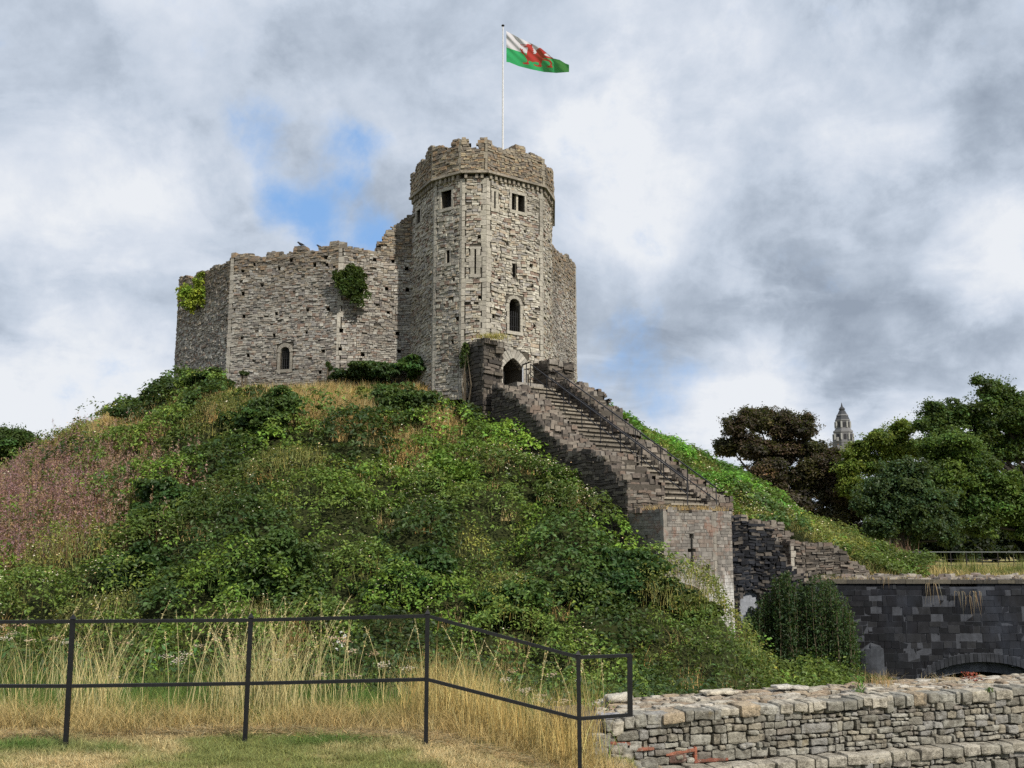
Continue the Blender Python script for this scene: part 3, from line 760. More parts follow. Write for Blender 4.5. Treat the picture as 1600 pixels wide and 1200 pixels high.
topL1 = lambda s: float(np.interp(s, uL, zL))+.08*(hash2(int(s/.3)+90, 1, 5)-.5)*2
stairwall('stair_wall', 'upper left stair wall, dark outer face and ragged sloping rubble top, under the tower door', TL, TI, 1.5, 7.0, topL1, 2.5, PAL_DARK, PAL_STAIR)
q = [foL.px(a, b) for a, b in [(888, 706), (930, 708), (944, 730), (960, 742), (975, 760), (990, 780), (1020, 797)]]
print('lower wall profile', [(round(a, 2), round(b, 2)) for a, b in q])
uL2, zL2 = [a for a, b in q], [b for a, b in q]
def topL2(s):
    st_ = math.floor(s/.42)*.42
    return float(np.interp(st_, uL2, zL2))+.05*(hash2(int(s/.42)+90, 4, 5)-.5)*2
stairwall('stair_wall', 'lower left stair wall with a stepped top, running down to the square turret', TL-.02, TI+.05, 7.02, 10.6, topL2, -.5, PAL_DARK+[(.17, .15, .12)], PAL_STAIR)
q = [Facet(LL(0, TR), LL(14, TR)).px(a, b) for a, b in [(880, 608), (930, 655), (960, 690), (1000, 722), (1040, 755), (1075, 775), (1098, 793)]]
print('right wall inner profile', [(round(a, 2), round(b, 2)) for a, b in q])
uR, zR = [a for a, b in q], [b for a, b in q]
topR = lambda s: float(np.interp(math.floor(s/.4)*.4, uR, zR))+.3+.12*(hash2(int(s/.4)+90, 2, 5)-.5)*2
stairwall('stair_wall', 'thick right stair wall of broken rubble beside the green side of the mound', TR+.01, TO, .9, 10.9, topR, -.4, PAL_DARK, PAL_STAIR)

def pier(label, c0, wdt, dep, zb, ztp):
    "front-left corner c0, front runs along B_, left side runs back along -A_"
    c0 = np.array(c0); e = empty('stone_pier', (*(c0+B_*wdt/2-A_*dep/2), zb), label, 'pier')
    mb = MB(); cs = [c0-A_*dep, c0, c0+B_*wdt, c0+B_*wdt-A_*dep]
    tp = lambda u: ztp-.0+.06*math.sin(u*5)
    for i in range(3):
        f = Facet(cs[i], cs[i+1])
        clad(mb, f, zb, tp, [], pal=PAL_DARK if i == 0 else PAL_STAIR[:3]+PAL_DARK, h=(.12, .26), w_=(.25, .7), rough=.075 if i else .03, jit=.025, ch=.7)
    o1 = mb.build('pier_face', M_stone, e)
    f = Facet(cs[1], cs[2]); mb = MB(); core(mb, f, zb, tp, dep-.02, [], c=(.07, .062, .053)); mb.build('pier_core', M_stone, e)
    mb = MB(); caps(mb, f, tp, dep, PAL_STAIR, h=(.08, .14), w_=(.3, .6), skip=.0, lap=.1, rise=.04); mb.build('cap_slabs', M_stone, e)
cz = lambda px, py, Y: at_y(px, py, Y)
p = cz(755.5, 560, 45.35); pier('dark masonry pier with weeds on top, left of the tower door', p[:2], 1.02, 1.75, 7.0, cz(760, 531, 45.5)[2])
p = cz(857, 590, 47.2); pier('dark lower masonry pier of rough courses, right of the tower door', p[:2], 1.5, 1.2, 7.6, cz(860, 563, 47.2)[2])

# handrails on the stair
def handrail(label, t, sa, sb, n, dz=0.0):
    e = empty('handrail', (*LL((sa+sb)/2, t), zst((sa+sb)/2)), label, 'handrail'); h = .98
    pts = [(*LL(s, t), zst(s)+dz) for s in np.linspace(sa, sb, n)]
    for p in pts:
        mb = MB(); mb.bar(p-np.array((0, 0, .3)), np.array(p)+(0, 0, h), .036, c=(.03, .03, .034)); mb.build('post', M_iron, e)
    mb = MB(); mb.bar(np.array(pts[0])+(0, 0, h), np.array(pts[-1])+(0, 0, h), .042, c=(.03, .03, .034)); mb.build('top_rail', M_iron, e)
    mb = MB(); mb.bar(np.array(pts[0])+(0, 0, h*.5), np.array(pts[-1])+(0, 0, h*.5), .032, c=(.03, .03, .034)); mb.build('mid_rail', M_iron, e)
handrail('black metal handrail down the middle of the stone steps', .25, 1.1, 11.2, 9)
handrail('black metal handrail on the right edge of the stone steps', 1.35, 1.1, 11.6, 8)
e = empty('handrail', (*LL(.6, TI+.3), 9), 'short level handrail on the landing outside the tower door', 'handrail')
pa_, pb_ = LL(.15, .45), LL(1.1, .25)
for p in (pa_, (pa_+pb_)/2): mb = MB(); mb.bar((*p, 8.9), (*p, 9.98), .05, c=(.03, .03, .034)); mb.build('post', M_iron, e)
mb = MB(); mb.bar((*pa_, 9.98), (*pb_, 9.98), .055, c=(.03, .03, .034)); mb.build('top_rail', M_iron, e)

# ---------------------------------------------------------------- turret with cross slits at the stair foot
tq = [LL(10.6, TL), LL(12.45, TL)]; Bc = tq[1]; tq += [Bc+B_*2.6, Bc+B_*3.42+np.array((.0, .12))]; tq += [tq[-1]+np.array((.15, 1.6))]
tur = empty('ruined_turret', (*(Bc+B_*1.7-A_*.8), -2), 'low grey stone turret with cross-shaped arrow slits at the foot of the steps', 'turret')
fs = [Facet(tq[i], tq[i+1]) for i in range(4)]; ztur = at_y(1060, 797, 37)[2]
def cross(f, x, y0, y1, yc, w_):
    u, z1 = f.px(x, y0); _, z0 = f.px(x, y1); _, zc = f.px(x, yc); 
    return [Op(u-w_/2, u+w_/2, z0, z1, depth=.5, back=(.006, .006, .006)), Op(u-w_*1.9, u+w_*1.9, zc-.06, zc+.06, depth=.5, back=(.006, .006, .006)), Op(u-w_, u+w_, z1-.12, z1+.04, depth=.5, back=(.006, .006, .006)), Op(u-w_*.8, u+w_*.8, z0, z0+.3, depth=.5, back=(.006, .006, .006))]
ops0 = cross(fs[0], 1009.5, 838, 888, 860, .06); ops1 = cross(fs[1], 1080.5, 836, 888, 860, .1)+[fs[1].hole(1106, 886, .09)]
tm = MB(); tcore = MB(); tt = lambda u: ztur+.03*math.sin(u*4)
for f, op, pal in ((fs[0], ops0, PAL_TURRET), (fs[1], ops1, PAL_TURRET), (fs[2], [], PAL_TURRET+[(.30, .27, .24)]), (fs[3], [], PAL_DARK)):
    clad(tm, f, -3, tt, op, pal=pal, h=(.08, .15), w_=(.13, .36), rough=.008, gap=.006, jit=.004, ch=.05, quoin=(.2, .2) if f is fs[1] else (0, 0), qpal=[(.24, .22, .19)])
    core(tcore, f, -3, tt, .9, op, c=(.24, .22, .19), front=-.014)
tm.build('turret_wall', M_turret, tur); tcore.build('turret_core', M_turret, tur)
mb = MB()
for k in range(60):
    u = R.uniform(0, 3.3); v = R.uniform(.1, 1.9); c = Bc+B_*u-A_*v; a = R.uniform(.1, .26); hh = R.uniform(.05, .17); th = R.uniform(0, 3)
    r_ = [np.array((math.cos(th+i*math.pi/2+R.uniform(-.3, .3)), math.sin(th+i*math.pi/2)))*a*R.uniform(.7, 1.2) for i in range(4)]
    mb.hexa(np.array([(*(c+x), ztur-.1) for x in r_]+[(*(c+x*.8), ztur+hh+R.uniform(-.03, .03)) for x in r_]), pick(PAL_STAIR))
mb.hexa(np.array([(*x, z) for z in (ztur-.5, ztur-.04) for x in (tq[0]+B_*.12, tq[1]+B_*.12-A_*.1, tq[3]-B_*.15-A_*.1, tq[0]+B_*3.2)]), (.16, .14, .10))
mb.build('broken_top', M_stone, tur)

# ---------------------------------------------------------------- broken walls right of the turret
def broken_wall(name, label, p0, p1, pts, zb, T, pal, ops=(), mat=None, hh=(.06, .14), quoin=(0, 0), steps=.38, palcap=PAL_STAIR):
    f = Facet(p0, p1); pr = sorted(f.px(a, b) for a, b in pts); U = [a for a, b in pr]; Z = [b for a, b in pr]
    tp = lambda u: float(np.interp(math.floor(u/steps)*steps+steps/2, U, Z))+.06*(hash2(int(u/steps)+40, 5, 5)-.5)*2
    ops = [f.op(*o[:4], **o[4]) for o in ops]
    e = empty(name, (*((f.p0+f.p1)/2), zb), label, 'wall')
    mb = MB(); clad(mb, f, zb, tp, ops, pal=pal, h=hh, w_=(.14, .5), rough=.05, jit=.022, quoin=quoin)
    g_ = Facet(f.P(f.L, 0, 0)[:2], f.P(f.L, -T, 0)[:2]); clad(mb, g_, zb, lambda u: tp(f.L-.02), [], pal=pal, h=hh, w_=(.25, .5), rough=.04)
    g_ = Facet(f.P(0, -T, 0)[:2], f.P(0, 0, 0)[:2]); clad(mb, g_, zb, lambda u: tp(0.02), [], pal=pal, h=hh, w_=(.25, .5), rough=.04)
    mb.build('wall_face', mat or M_stone, e)
    mb = MB(); core(mb, f, zb, tp, T, ops, c=(.09, .08, .07), cell=.25); mb.build('wall_core', mat or M_stone, e)
    mb = MB(); caps(mb, f, tp, T, palcap, w_=(.18, .45), skip=.05, rise=.1); mb.build('ragged_top', M_stone, e)
    return f
D_ = tq[3]
broken_wall('broken_wall', 'broken wall with a blind arch, darkened by painted shade, stepping down just right of the turret', D_+np.array((.05, 1.0)), np.array((12.2, 41.6)),
    [(1150, 803), (1175, 812), (1200, 826), (1215, 845), (1225, 870), (1240, 893), (1260, 896)], -4.2, 1.4, PAL_SHADE+PAL_DARK[:2], [(1157, 1197, 922, 1000, dict(depth=.25, arch=.8, back=(.30, .32, .36)))], mat=M_shade_ashlar)  # shadow beside the turret painted as near-black stone
p0 = at_y(1178, 860, 42.6)[:2]; p1 = at_y(1246, 880, 43.4)[:2]
broken_wall('broken_wall', 'sunlit sloping rubble wall rising behind the dark wall beside the turret', p0, p1, [(1150, 798), (1185, 812), (1215, 815), (1228, 826), (1240, 842), (1260, 850)], -1, 2.2, PAL_STAIR)
p0 = at_y(1236, 870, 42.4)[:2]; p1 = at_y(1258, 870, 42.55)[:2]
broken_wall('broken_wall', 'short upright wall end with dressed corner stones above the causeway', p0, p1, [(1230, 846), (1262, 846)], -.5, 1.5, PAL_DARK+PAL_STAIR, steps=2, quoin=(.2, 0))
p0 = at_y(1259, 870, 43.6)[:2]; p1 = at_y(1358, 885, 43.9)[:2]
broken_wall('broken_wall', 'rubble wall stub sloping down to the causeway at the foot of the green slope', p0, p1, [(1250, 848), (1300, 850), (1312, 856), (1325, 866), (1338, 880), (1350, 889), (1365, 893)], -.5, 1.5, PAL_STAIR+PAL_DARK)

# ---------------------------------------------------------------- causeway bridge with its arch
bp0 = at_y(1215, 905, 41.3)[:2]; bp1 = np.array((at_y(1600, 905, 41.3)[0]+9, 41.3+.4))
bf = Facet(bp0, bp1); bz = at_y(1400, 906, 41.4)[2]
br = empty('causeway_bridge', (*((bp0+bp1)/2), -3.5), 'stone causeway wall, painted near black for shade, with a low arch at the right edge', 'bridge')
arch = bf.op(1440, 1640, 1034, 1200, depth=2.6, arch=1.0, back=(.006, .006, .007)); arch.z0 = -4.3
u0_, u1_ = arch.u0, arch.u1
def arct(u):
    q = min(1, abs(u-(u0_+u1_)/2)/((u1_-u0_)/2)); return arch.z1-1.15*(1-math.sqrt(max(0, 1-.93*q*q)))
arch.top = arct; arch.pad = 0
bm = MB(); bc = MB(); tpb = lambda u: bz-.155
class _O: pass
# courses are cut round the ring: treat it as stacked openings
ringops = []
n = 26
for i in range(n):
    a = u0_-.3+(u1_-u0_+.6)*i/n; b = u0_-.3+(u1_-u0_+.6)*(i+1)/n; m = (a+b)/2
    zt = arct(min(max(m, u0_), u1_))+.34 if u0_ < m < u1_ else arct(u0_)+.2
    ringops.append(Op(a, b, -4.5, zt, depth=.2))
clad(bm, bf, -4.4, tpb, ringops, pal=PAL_SHADE, h=(.2, .34), w_=(.22, .8), rough=.012, gap=.006, jit=.009, ch=.09)
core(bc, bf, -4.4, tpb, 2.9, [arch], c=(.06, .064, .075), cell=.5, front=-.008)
bm.build('wall_face', M_shade_ashlar, br); bc.build('wall_core', M_shade_ashlar, br)
mb = MB(); n = 30
for i in range(n):
    a = u0_+(u1_-u0_)*i/n; b = u0_+(u1_-u0_)*(i+1)/n
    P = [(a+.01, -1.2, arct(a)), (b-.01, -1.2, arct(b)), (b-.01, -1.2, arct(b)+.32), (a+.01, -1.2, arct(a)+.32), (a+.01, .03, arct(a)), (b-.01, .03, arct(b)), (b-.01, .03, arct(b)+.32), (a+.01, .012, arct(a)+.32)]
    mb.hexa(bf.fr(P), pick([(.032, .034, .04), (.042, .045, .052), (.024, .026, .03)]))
mb.build('arch_ring', M_shade_ashlar, br)
mb = MB(); n = 30
for i in range(n):
    a = u0_+(u1_-u0_)*i/n; b = u0_+(u1_-u0_)*(i+1)/n
    P = [(a, -2.58, arct(a)-.42), (b, -2.58, arct(b)-.42), (b, -2.58, arct(b)), (a, -2.58, arct(a)), (a, -.35, arct(a)-.42), (b, -.35, arct(b)-.42), (b, -.35, arct(b)-.004), (a, -.35, arct(a)-.004)]
    mb.hexa(bf.fr(P), pick([(.10, .105, .12), (.13, .135, .15)]))
mb.build('inner_arch_ring', M_shade_ashlar, br)
mb = MB(); u = 0
while u < bf.L:
    ww = R.uniform(.5, 1.2); mb.box((u+.008, -1.0, bz-.15+R.uniform(-.008, .008)), (u+ww-.008, .07+R.uniform(-.012, .012), bz-.0+R.uniform(-.02, .02)), pick([(.085, .075, .06), (.06, .055, .047), (.11, .098, .075)]), bf.fr); u += ww
mb.build('coping', M_stone, br)
mb = MB()
mb.box((0, -2.9, bz-.5), (bf.L, -1.0, bz-.06), (.2, .17, .12), bf.fr)
for k in range(330):
    u = R.uniform(.3, bf.L-1); v = -R.uniform(.25, 2.7); c = np.array(bf.P(u, v, 0)[:2]); a = R.uniform(.08, .28); hh = R.uniform(.02, .16)*(1.2 if v < -1 else .6); th = R.uniform(0, 3)
    r_ = [np.array((math.cos(th+i*math.pi/2+R.uniform(-.4, .4))*1.3, math.sin(th+i*math.pi/2)))*a*R.uniform(.7, 1.2) for i in range(4)]
    mb.hexa(np.array([(*(c+x), bz-.1) for x in r_]+[(*(c+x*.8), bz+hh+R.uniform(-.04, .03)) for x in r_]), pick([(.22, .195, .17), (.28, .25, .22), (.16, .14, .13), (.33, .30, .26), (.2, .16, .14)]))
mb.build('rubble_top', M_stone, br)
# round-backed buttress at the foot
ub, _ = bf.px(1362, 1040); mb = MB(); zt = bf.px(1362, 1006)[1]
for i in range(7):
    a0, a1 = math.pi*i/7, math.pi*(i+1)/7
    P = [(ub-.5*math.cos(a), .28*math.sin(a)+.02, z) for z in (-4, zt-.28*abs(math.cos(a0))) for a in (a0, a1)]
    mb.quads([bf.fr([P[0], P[1], P[3], P[2]])], (.05, .055, .065)); mb.tris([bf.fr([P[2], P[3], (ub, -.02, zt+.05)])], (.06, .065, .075))
mb.build('buttress', M_shade_ashlar, br)
# ---------------------------------------------------------------- near wall
nw0 = at_z(905, 1122, 0.0)[:2]; nw1 = at_z(1600, 1081, 0.0)[:2]; dn = (nw1-nw0)/np.linalg.norm(nw1-nw0); nw1 = nw1+dn*4.5
nf = Facet(nw0, nw1)
print('near wall', nw0, nw1, nf.L)
def block(mb, f, u0, u1, d0, d1, z0, z1, c, rnd=.35, nz=.012, res=5, capd=False, seed=None):
    "one quarried stone: a subdivided box whose edges are rounded and faces roughened; f gives the wall frame"
    n = res; lin = np.linspace(-1, 1, n+1); su, sd, sz = (u1-u0)/2, (d1-d0)/2, (z1-z0)/2
    faces = []; Vs = []
    s0 = R.uniform(0, 1000) if seed is None else seed
    A, B = np.meshgrid(lin, lin); o = np.ones_like(A)
    sides = [(A, o, B), (A, B, o), (o, A, B), (-o, A, B), (A, B, -o)]   # front(+d), top, right, left, bottom
    mnd = min(su, sd, sz)
    sk = [R.uniform(-.09, .09) for _ in range(6)]
    for (x, y, z) in sides:
        P = np.stack([x*su, y*sd, z*sz], -1)
        r = min(mnd*.9, rnd*mnd+.008)
        inner = np.clip(P, [-su+r, -sd+r, -sz+r], [su-r, sd-r, sz-r]); v = P-inner; l = np.linalg.norm(v, axis=-1, keepdims=True)+1e-9
        dirv = v/l; P = inner+dirv*r
        q = P*7+s0
        nn = (vnoise(q[..., 0]*1.7+q[..., 1], q[..., 2]*1.7-q[..., 1], 5)-.5)*2+(vnoise(q[..., 0]*4.1+q[..., 1]*3, q[..., 2]*4.3, 8)-.5)
        P = P+dirv*(nn*nz)[..., None]
        P[..., 2] += P[..., 0]*sk[0]+sk[1]*.3*sz*(P[..., 0]/su)**2; P[..., 0] += P[..., 2]*sk[2]*1.3
        Pw = P+[(u0+u1)/2, (d0+d1)/2, (z0+z1)/2]
        a = np.arange(n)[:, None]*(n+1)+np.arange(n)[None]; Q = np.stack([a, a+1, a+n+2, a+n+1], -1).reshape(-1, 4)
        mb.faces(f.fr(Pw.reshape(-1, 3)), Q, c)
PAL_NEAR = [(0.297, 0.288, 0.251), (0.347, 0.333, 0.289), (0.239, 0.229, 0.195), (0.389, 0.375, 0.331), (0.198, 0.188, 0.16), (0.309, 0.279, 0.222), (0.275, 0.268, 0.251), (0.328, 0.308, 0.255), (0.221, 0.201, 0.174)]
nwall = empty('stone_wall', (*((nw0+nw1)/2), -1), 'low pale limestone rubble wall with a ledge, crossing the lower right foreground', 'wall')
def zline(px, py): return nf.px(px, py)
def courses(mb, z0, z1, ua, ub, d, thick=.22, skiptop=None, hrange=(.038, .105)):
    z = z0
    u = ua
    # bands of uneven courses
    while z < z1-.01:
        band = R.uniform(.15, .26)
        if z1-z-band < .1: band = z1-z
        u = ua
        while u < ub:
            e = min(ub, u+R.uniform(.18, .7)); zz = z
            if ub-e < .2: e = ub
            while zz < z+band-.01:
                hh = R.uniform(*hrange)*R.choice((.7, 1, 1.25))
                if z+band-zz-hh < .035: hh = z+band-zz
                x = u
                while x < e-.005:
                    ww = min(max(R.gauss(1.6, .8), .6)*hh*1.1+.01, .36)
                    if e-x-ww < .05: ww = e-x
                    zc = zz+hh/2
                    if skiptop is None or zc < skiptop(x+ww/2):
                        off = R.uniform(-.018, .02)
                        cc = pick(PAL_NEAR, .14)
                        g1, g2, g3 = R.uniform(.001, .008), R.uniform(.001, .008), R.uniform(.001, .006); block(mb, nf, x+g1, x+ww-g2, d-thick, d+off, zz+g3, zz+hh-g3, cc, rnd=R.uniform(.12, .36), nz=R.uniform(.006, .014), res=6)
                    x += ww
                zz += hh
            u = e
        z += band
zled_l = nf.px(1130, 1190)[1]; zled_r = nf.px(1600, 1152)[1]
print('ledge z', zled_l, zled_r)
ZL = (zled_l+zled_r)/2
UB = 6.6
topn = lambda u: float(np.interp(u, [0, .15, .5, 1.2, 3, 5.3, 12], [-.30, -.14, -.03, -.02, 0, .01, .0]))
face = MB(); courses(face, ZL, -.0, .0, UB, 0.0, skiptop=topn); face.build('wall_face', M_near, nwall)
low = MB(); courses(low, -1.5, ZL-.02, .35, UB, .17, thick=.3); low.build('plinth', M_near, nwall)
# ledge stones, lighter flat tops
led = MB(); u = .75
while u < UB:
    ww = R.uniform(.14, .32); block(led, nf, u+.004, u+ww-.004, -.02, .2+R.uniform(-.015, .02), ZL-.10, ZL+R.uniform(-.008, .012), pick([(.42, .39, .33), (.37, .34, .28), (.33, .31, .26)]), rnd=.2, nz=.008); u += ww
led.build('ledge', M_near, nwall)
cm = MB(); TH = 1.02
cm.box((.05, -TH, -1.6), (nf.L, -.07, -.045), (.13, .11, .085), nf.fr); cm.box((.4, -.069, -1.6), (nf.L, .1, ZL-.02), (.17, .15, .115), nf.fr)
cm.box((UB, -.069, -1.6), (nf.L, .0, -.05), (.3, .28, .23), nf.fr)
cm.build('mortar_core', M_near, nwall)
# cap: irregular slabs laid flat, edge course a little bigger
cp = MB(); PAL_CAP = [(0.423, 0.387, 0.315), (0.378, 0.306, 0.216), (0.45, 0.414, 0.342), (0.342, 0.297, 0.234), (0.396, 0.333, 0.261), (0.477, 0.441, 0.378), (0.324, 0.252, 0.18)]
u = 0.1
while u < UB+.3:
    ww = R.uniform(.07, .25); t = topn(u)
    block(cp, nf, u+.003, u+ww-.003, -.24+R.uniform(-.05, .03), .03+R.uniform(-.02, .02), t-R.uniform(.05, .09), t+.035+R.uniform(-.014, .012), pick(PAL_CAP[:3]+PAL_NEAR[:4]), rnd=R.uniform(.12, .28), nz=.009, res=6); u += ww
d = -.22
while d > -TH:
    dd = R.uniform(.07, .14); u = R.uniform(0, .2)
    while u < UB+.5:
        ww = R.uniform(.1, .32)*(1 if R.random() < .8 else .5); t = topn(u)
        if R.random() > .03: block(cp, nf, u+.004, u+ww-.004, max(d-dd, -TH-.02), d-.006, t-.09, t+.03+R.uniform(-.014, .010), pick(PAL_CAP), rnd=.22, nz=.009, res=4)
        u += ww
    d -= dd
cp.build('cap_stones', M_near, nwall)
# red tiles and bricks let into the left end of the face
bk_ = MB()
for (x0, x1, y, hh, ang) in ((945, 985, 1163, .035, 0), (985, 1022, 1172, .032, 0), (1040, 1088, 1177, .035, -.02), (1084, 1138, 1190, .035, -.05)):
    ua, za = nf.px(x0, y); ub, _ = nf.px(x1, y-(2 if ang == 0 else 4)); block(bk_, nf, ua, ub, -.1, .012, za-hh/2, za+hh/2, pick([(.27, .10, .07), (.32, .13, .085)]), rnd=.2, nz=.004, res=4)
ua, za = nf.px(1084, 1172); block(bk_, nf, ua, ua+.035, -.1, .012, za-.09, za+.03, (.38, .13, .08), rnd=.2, nz=.004)
ua, za = nf.px(1045, 1186); block(bk_, nf, ua, ua+.2, -.1, .012, za-.045, za+.05, (.14, .085, .07), rnd=.4, nz=.006)
bk_.build('red_tiles', M_near, nwall)
# rubble in the broken left end
rb = MB()
for k in range(34):
    u = R.uniform(-.02, .75); z = R.uniform(-.55, -.28) if u < .5 else R.uniform(-.62, -.45); a = R.uniform(.04, .1)
    block(rb, nf, u-a*1.3, u+a*1.3, .0-.1, .04+R.uniform(0, .16), z-a*.7, z+a*.7, pick(PAL_NEAR+PAL_CAP[:2]), rnd=.75, nz=.014, res=6)
rb.build('fallen_rubble', M_near, nwall)
def loose(label, px, py, d, su, sd, sz, c, z=None):
    u, _ = nf.px(px, py); mb = MB(); tp = topn(u)+.035
    # slide along the wall so that it stands where the photo shows it once pushed back by d
    u = u+(-d)*.05
    block(mb, nf, u-su, u+su, d-sd, d+sd, tp, tp+sz, c, rnd=.7, nz=.012, res=8)
    o = mb.build('loose_stone', M_near); tag(o, label, 'stone')
loose('pale angular stone lying on the near wall beside the fence end', 1012, 1078, -.75, .14, .08, .085, (.5, .47, .4))
loose('flat pale slab lying on the back edge of the near wall, middle one of three', 1182, 1072, -.8, .2, .09, .04, (.55, .5, .4))
loose('long flat pale slab lying on the near wall in front of the tall ivy', 1298, 1064, -.8, .2, .08, .045, (.56, .53, .47))
loose('rounded grey stone on the near wall seen through the end panel of the fence', 957, 1112, -.12, .1, .08, .06, (.33, .33, .36))

# ---------------------------------------------------------------- black estate fence in front
def fpt(px, py, Y): return at_y(px, py, Y)
fence = empty('metal_fence', (-1.5, 8.7, 0), 'black painted steel two-rail fence with slim square posts in the grassy foreground', 'fence')
K = (.009, .0095, .011)
posts = [((114, 967, 8.5), (102, 1172, 8.5)), ((392, 965, 8.7), (382.5, 1162, 8.7)), ((668, 959, 8.72), (665.5, 1162, 8.72)), ((903.5, 1023, 8.8), (906.5, 1232, 8.8))]
tops = []
for (a, b) in posts:
    pa, pb = fpt(*a), fpt(*b); pb = pb-(pa-pb)*.08; mb = MB(); mb.bar(pb, pa, .033, c=K, up=(0, 1, 0))
    # pointed tip
    w_ = .023; base = [pa+np.array((x*w_, y*w_, 0)) for x, y in ((-1, -1), (1, -1), (1, 1), (-1, 1))]; tip = pa+np.array((0, 0, .04))
    mb.tris([(base[i], base[(i+1) % 4], tip) for i in range(4)], K); mb.build('post', M_iron, fence); tops.append(pa)
mb = MB(); pe0, pe1 = fpt(984, 1023, 9.1), fpt(984.5, 1118, 9.1); mb.bar(pe1-(0, 0, .005), pe0, .042, c=K, up=(0, 1, 0)); mb.build('post', M_iron, fence)
def railpts(l): return [fpt(*q) for q in l]
lt = railpts([(-330, 974, 8.2), (114, 971, 8.5), (392, 969, 8.7), (668, 962.5, 8.72), (903.5, 1027, 8.8), (984, 1024, 9.1)])
lm = railpts([(-330, 1071, 8.2), (108, 1072, 8.5), (388, 1068, 8.7), (667, 1061.5, 8.72), (905, 1123, 8.8), (984, 1117, 9.1)])
for pts in (lt, lm):
    for a, b in zip(pts[:-1], pts[1:]):
        d = (b-a)/np.linalg.norm(b-a); mb = MB(); mb.bar(a-d*.012, b+d*.012, .027, .027, c=K); mb.build('rail', M_iron, fence)
pf, pf2 = fpt(-330, 972, 8.2), fpt(-330, 1172, 8.2); mb = MB(); mb.bar(pf2-(0, 0, .08), pf, .046, c=K, up=(0, 1, 0)); mb.build('post', M_iron, fence)

# ---------------------------------------------------------------- far fence across the field
ff = empty('field_fence', (26, 63, 0), 'thin dark wire and post fence across the dry field under the big trees', 'fence')
Y0 = 62.0
for k in range(17):
    x = 21.5+k*1.06*.885; zg = float(H(x, Y0, False))
    mb = MB(); mb.bar((x, Y0, zg), (x, Y0, zg+1.12), .045, c=(.02, .018, .016)); mb.build('post', M_plain, ff)
for z, th, c in ((1.15, .028, (.28, .30, .30)), (.72, .02, (.06, .05, .05)), (.4, .02, (.06, .05, .05))):
    mb = MB(); mb.bar((21.0, Y0-.03, z), (40, Y0-.03, z), th, c=c); mb.build('rail', M_plain, ff)
# ---------------------------------------------------------------- foliage
def unit(v): return v/(np.linalg.norm(v, axis=-1, keepdims=True)+1e-9)
def rdir(n): return unit(rng.normal(size=(n, 3)))
def leaves(mb, c, nrm, L, W, colr, droop=0.0):
    "leaf-shaped quads: centres c, normals nrm, length L, width W, colours colr (all n)"
    n = len(c); nrm = unit(nrm); r = rdir(n); t = unit(np.cross(nrm, r)); b = np.cross(nrm, t)
    L = np.broadcast_to(L, (n,))[:, None]; W = np.broadcast_to(W, (n,))[:, None]
    v = np.stack([c-t*L*.5, c+b*W*.5-t*L*.05+nrm*W*.12, c+t*L*.5-nrm*L*droop, c-b*W*.5-t*L*.05+nrm*W*.12], 1)
    mb.quads(v, colr)
def tintn(base, n, k=.22, hue=.10):
    base = np.asarray(base, float); base = np.broadcast_to(base, (n, 3)) if base.ndim == 1 else base
    b = np.exp(rng.normal(0, k, (n, 1))); h = 1+rng.normal(0, hue, (n, 1))
    return np.clip(base*b*np.concatenate([h, np.ones((n, 1)), 1/np.maximum(h, .5)], 1), .003, .9)
def blades(mb, base, h, w_, lean, colr, segs=2, dirn=None):
    "curved grass blades rooted at base (n,3)"
    n = len(base); th = rng.uniform(0, 2*np.pi, n); d = np.stack([np.cos(th), np.sin(th), np.zeros(n)], 1)
    if dirn is not None: d = unit(d*.8+dirn)
    side = np.stack([-d[:, 1], d[:, 0], np.zeros(n)], 1)
    tw = rng.uniform(0, np.pi, n)[:, None]; side = unit(side*np.cos(tw)+d*np.sin(tw)*.9)
    h = np.broadcast_to(h, (n,))[:, None]; w_ = np.broadcast_to(w_, (n,))[:, None]; lean = np.broadcast_to(lean, (n,))[:, None]
    prev = base; pw = w_
    for i in range(1, segs+1):
        f = i/segs; p = base+d*lean*h*f*f+np.array((0, 0, 1.0))*h*(f-.32*lean*f*f)
        cw = w_*(1-f)+.0004
        if i == segs: mb.tris(np.stack([prev-side*pw*.5, prev+side*pw*.5, p], 1), colr)
        else: mb.quads(np.stack([prev-side*pw*.5, prev+side*pw*.5, p+side*cw*.5, p-side*cw*.5], 1), colr)
        prev, pw = p, cw

def in_stairs(x, y, m=.15):
    q = np.stack([x, y], -1)-O_; s = q@A_; t = q@B_
    a = (s > -.5) & (s < 12.3) & (t > TL-m) & (t < TO+m)
    b = (s > 10.4) & (s < 12.9) & (t > TL-m) & (t < 2.0)
    a &= ~((s > 12.6) & (t > 2.1))
    # bridge and broken walls
    c = (x > 9.2) & (y > 40.9) & (y < 44.6)
    c |= (x > 8.3) & (x < 12.3) & (y > 39.2+(x-8.3)*.5) & (y < 43.4)
    c |= (y > 44) & (np.hypot(x-MC[0], y-MC[1]) > 30.6) & (x > 0)
    c |= (x > .325*y) & (y < 41)
    k = np.hypot(x-MC[0], y-MC[1]) < RK-.1
    kx = np.array([p[0] for p in TP]); ky = np.array([p[1] for p in TP])
    tow = inpoly(x, y, [tuple(p) for p in TP])
    pr = (s > -1.9) & (s < 3.3) & (t > -2.9) & (t < 3.6) & (np.abs(t) > 1.0) & (s < 2.4) & False
    return a | b | c | k | tow

# colours on the mound (real leaf and stem colours)
C_DARK = (.042, .080, .017); C_MID = (.102, .155, .026); C_BRI = (.14, .235, .03); C_YEL = (.175, .195, .038); C_OLI = (.13, .145, .035)
C_STRAW = (.42, .31, .13); C_PINK = (.26, .165, .135); C_FERN = (.115, .26, .035); C_CREAM = (.62, .57, .42); C_BROWN = (.14, .085, .04)
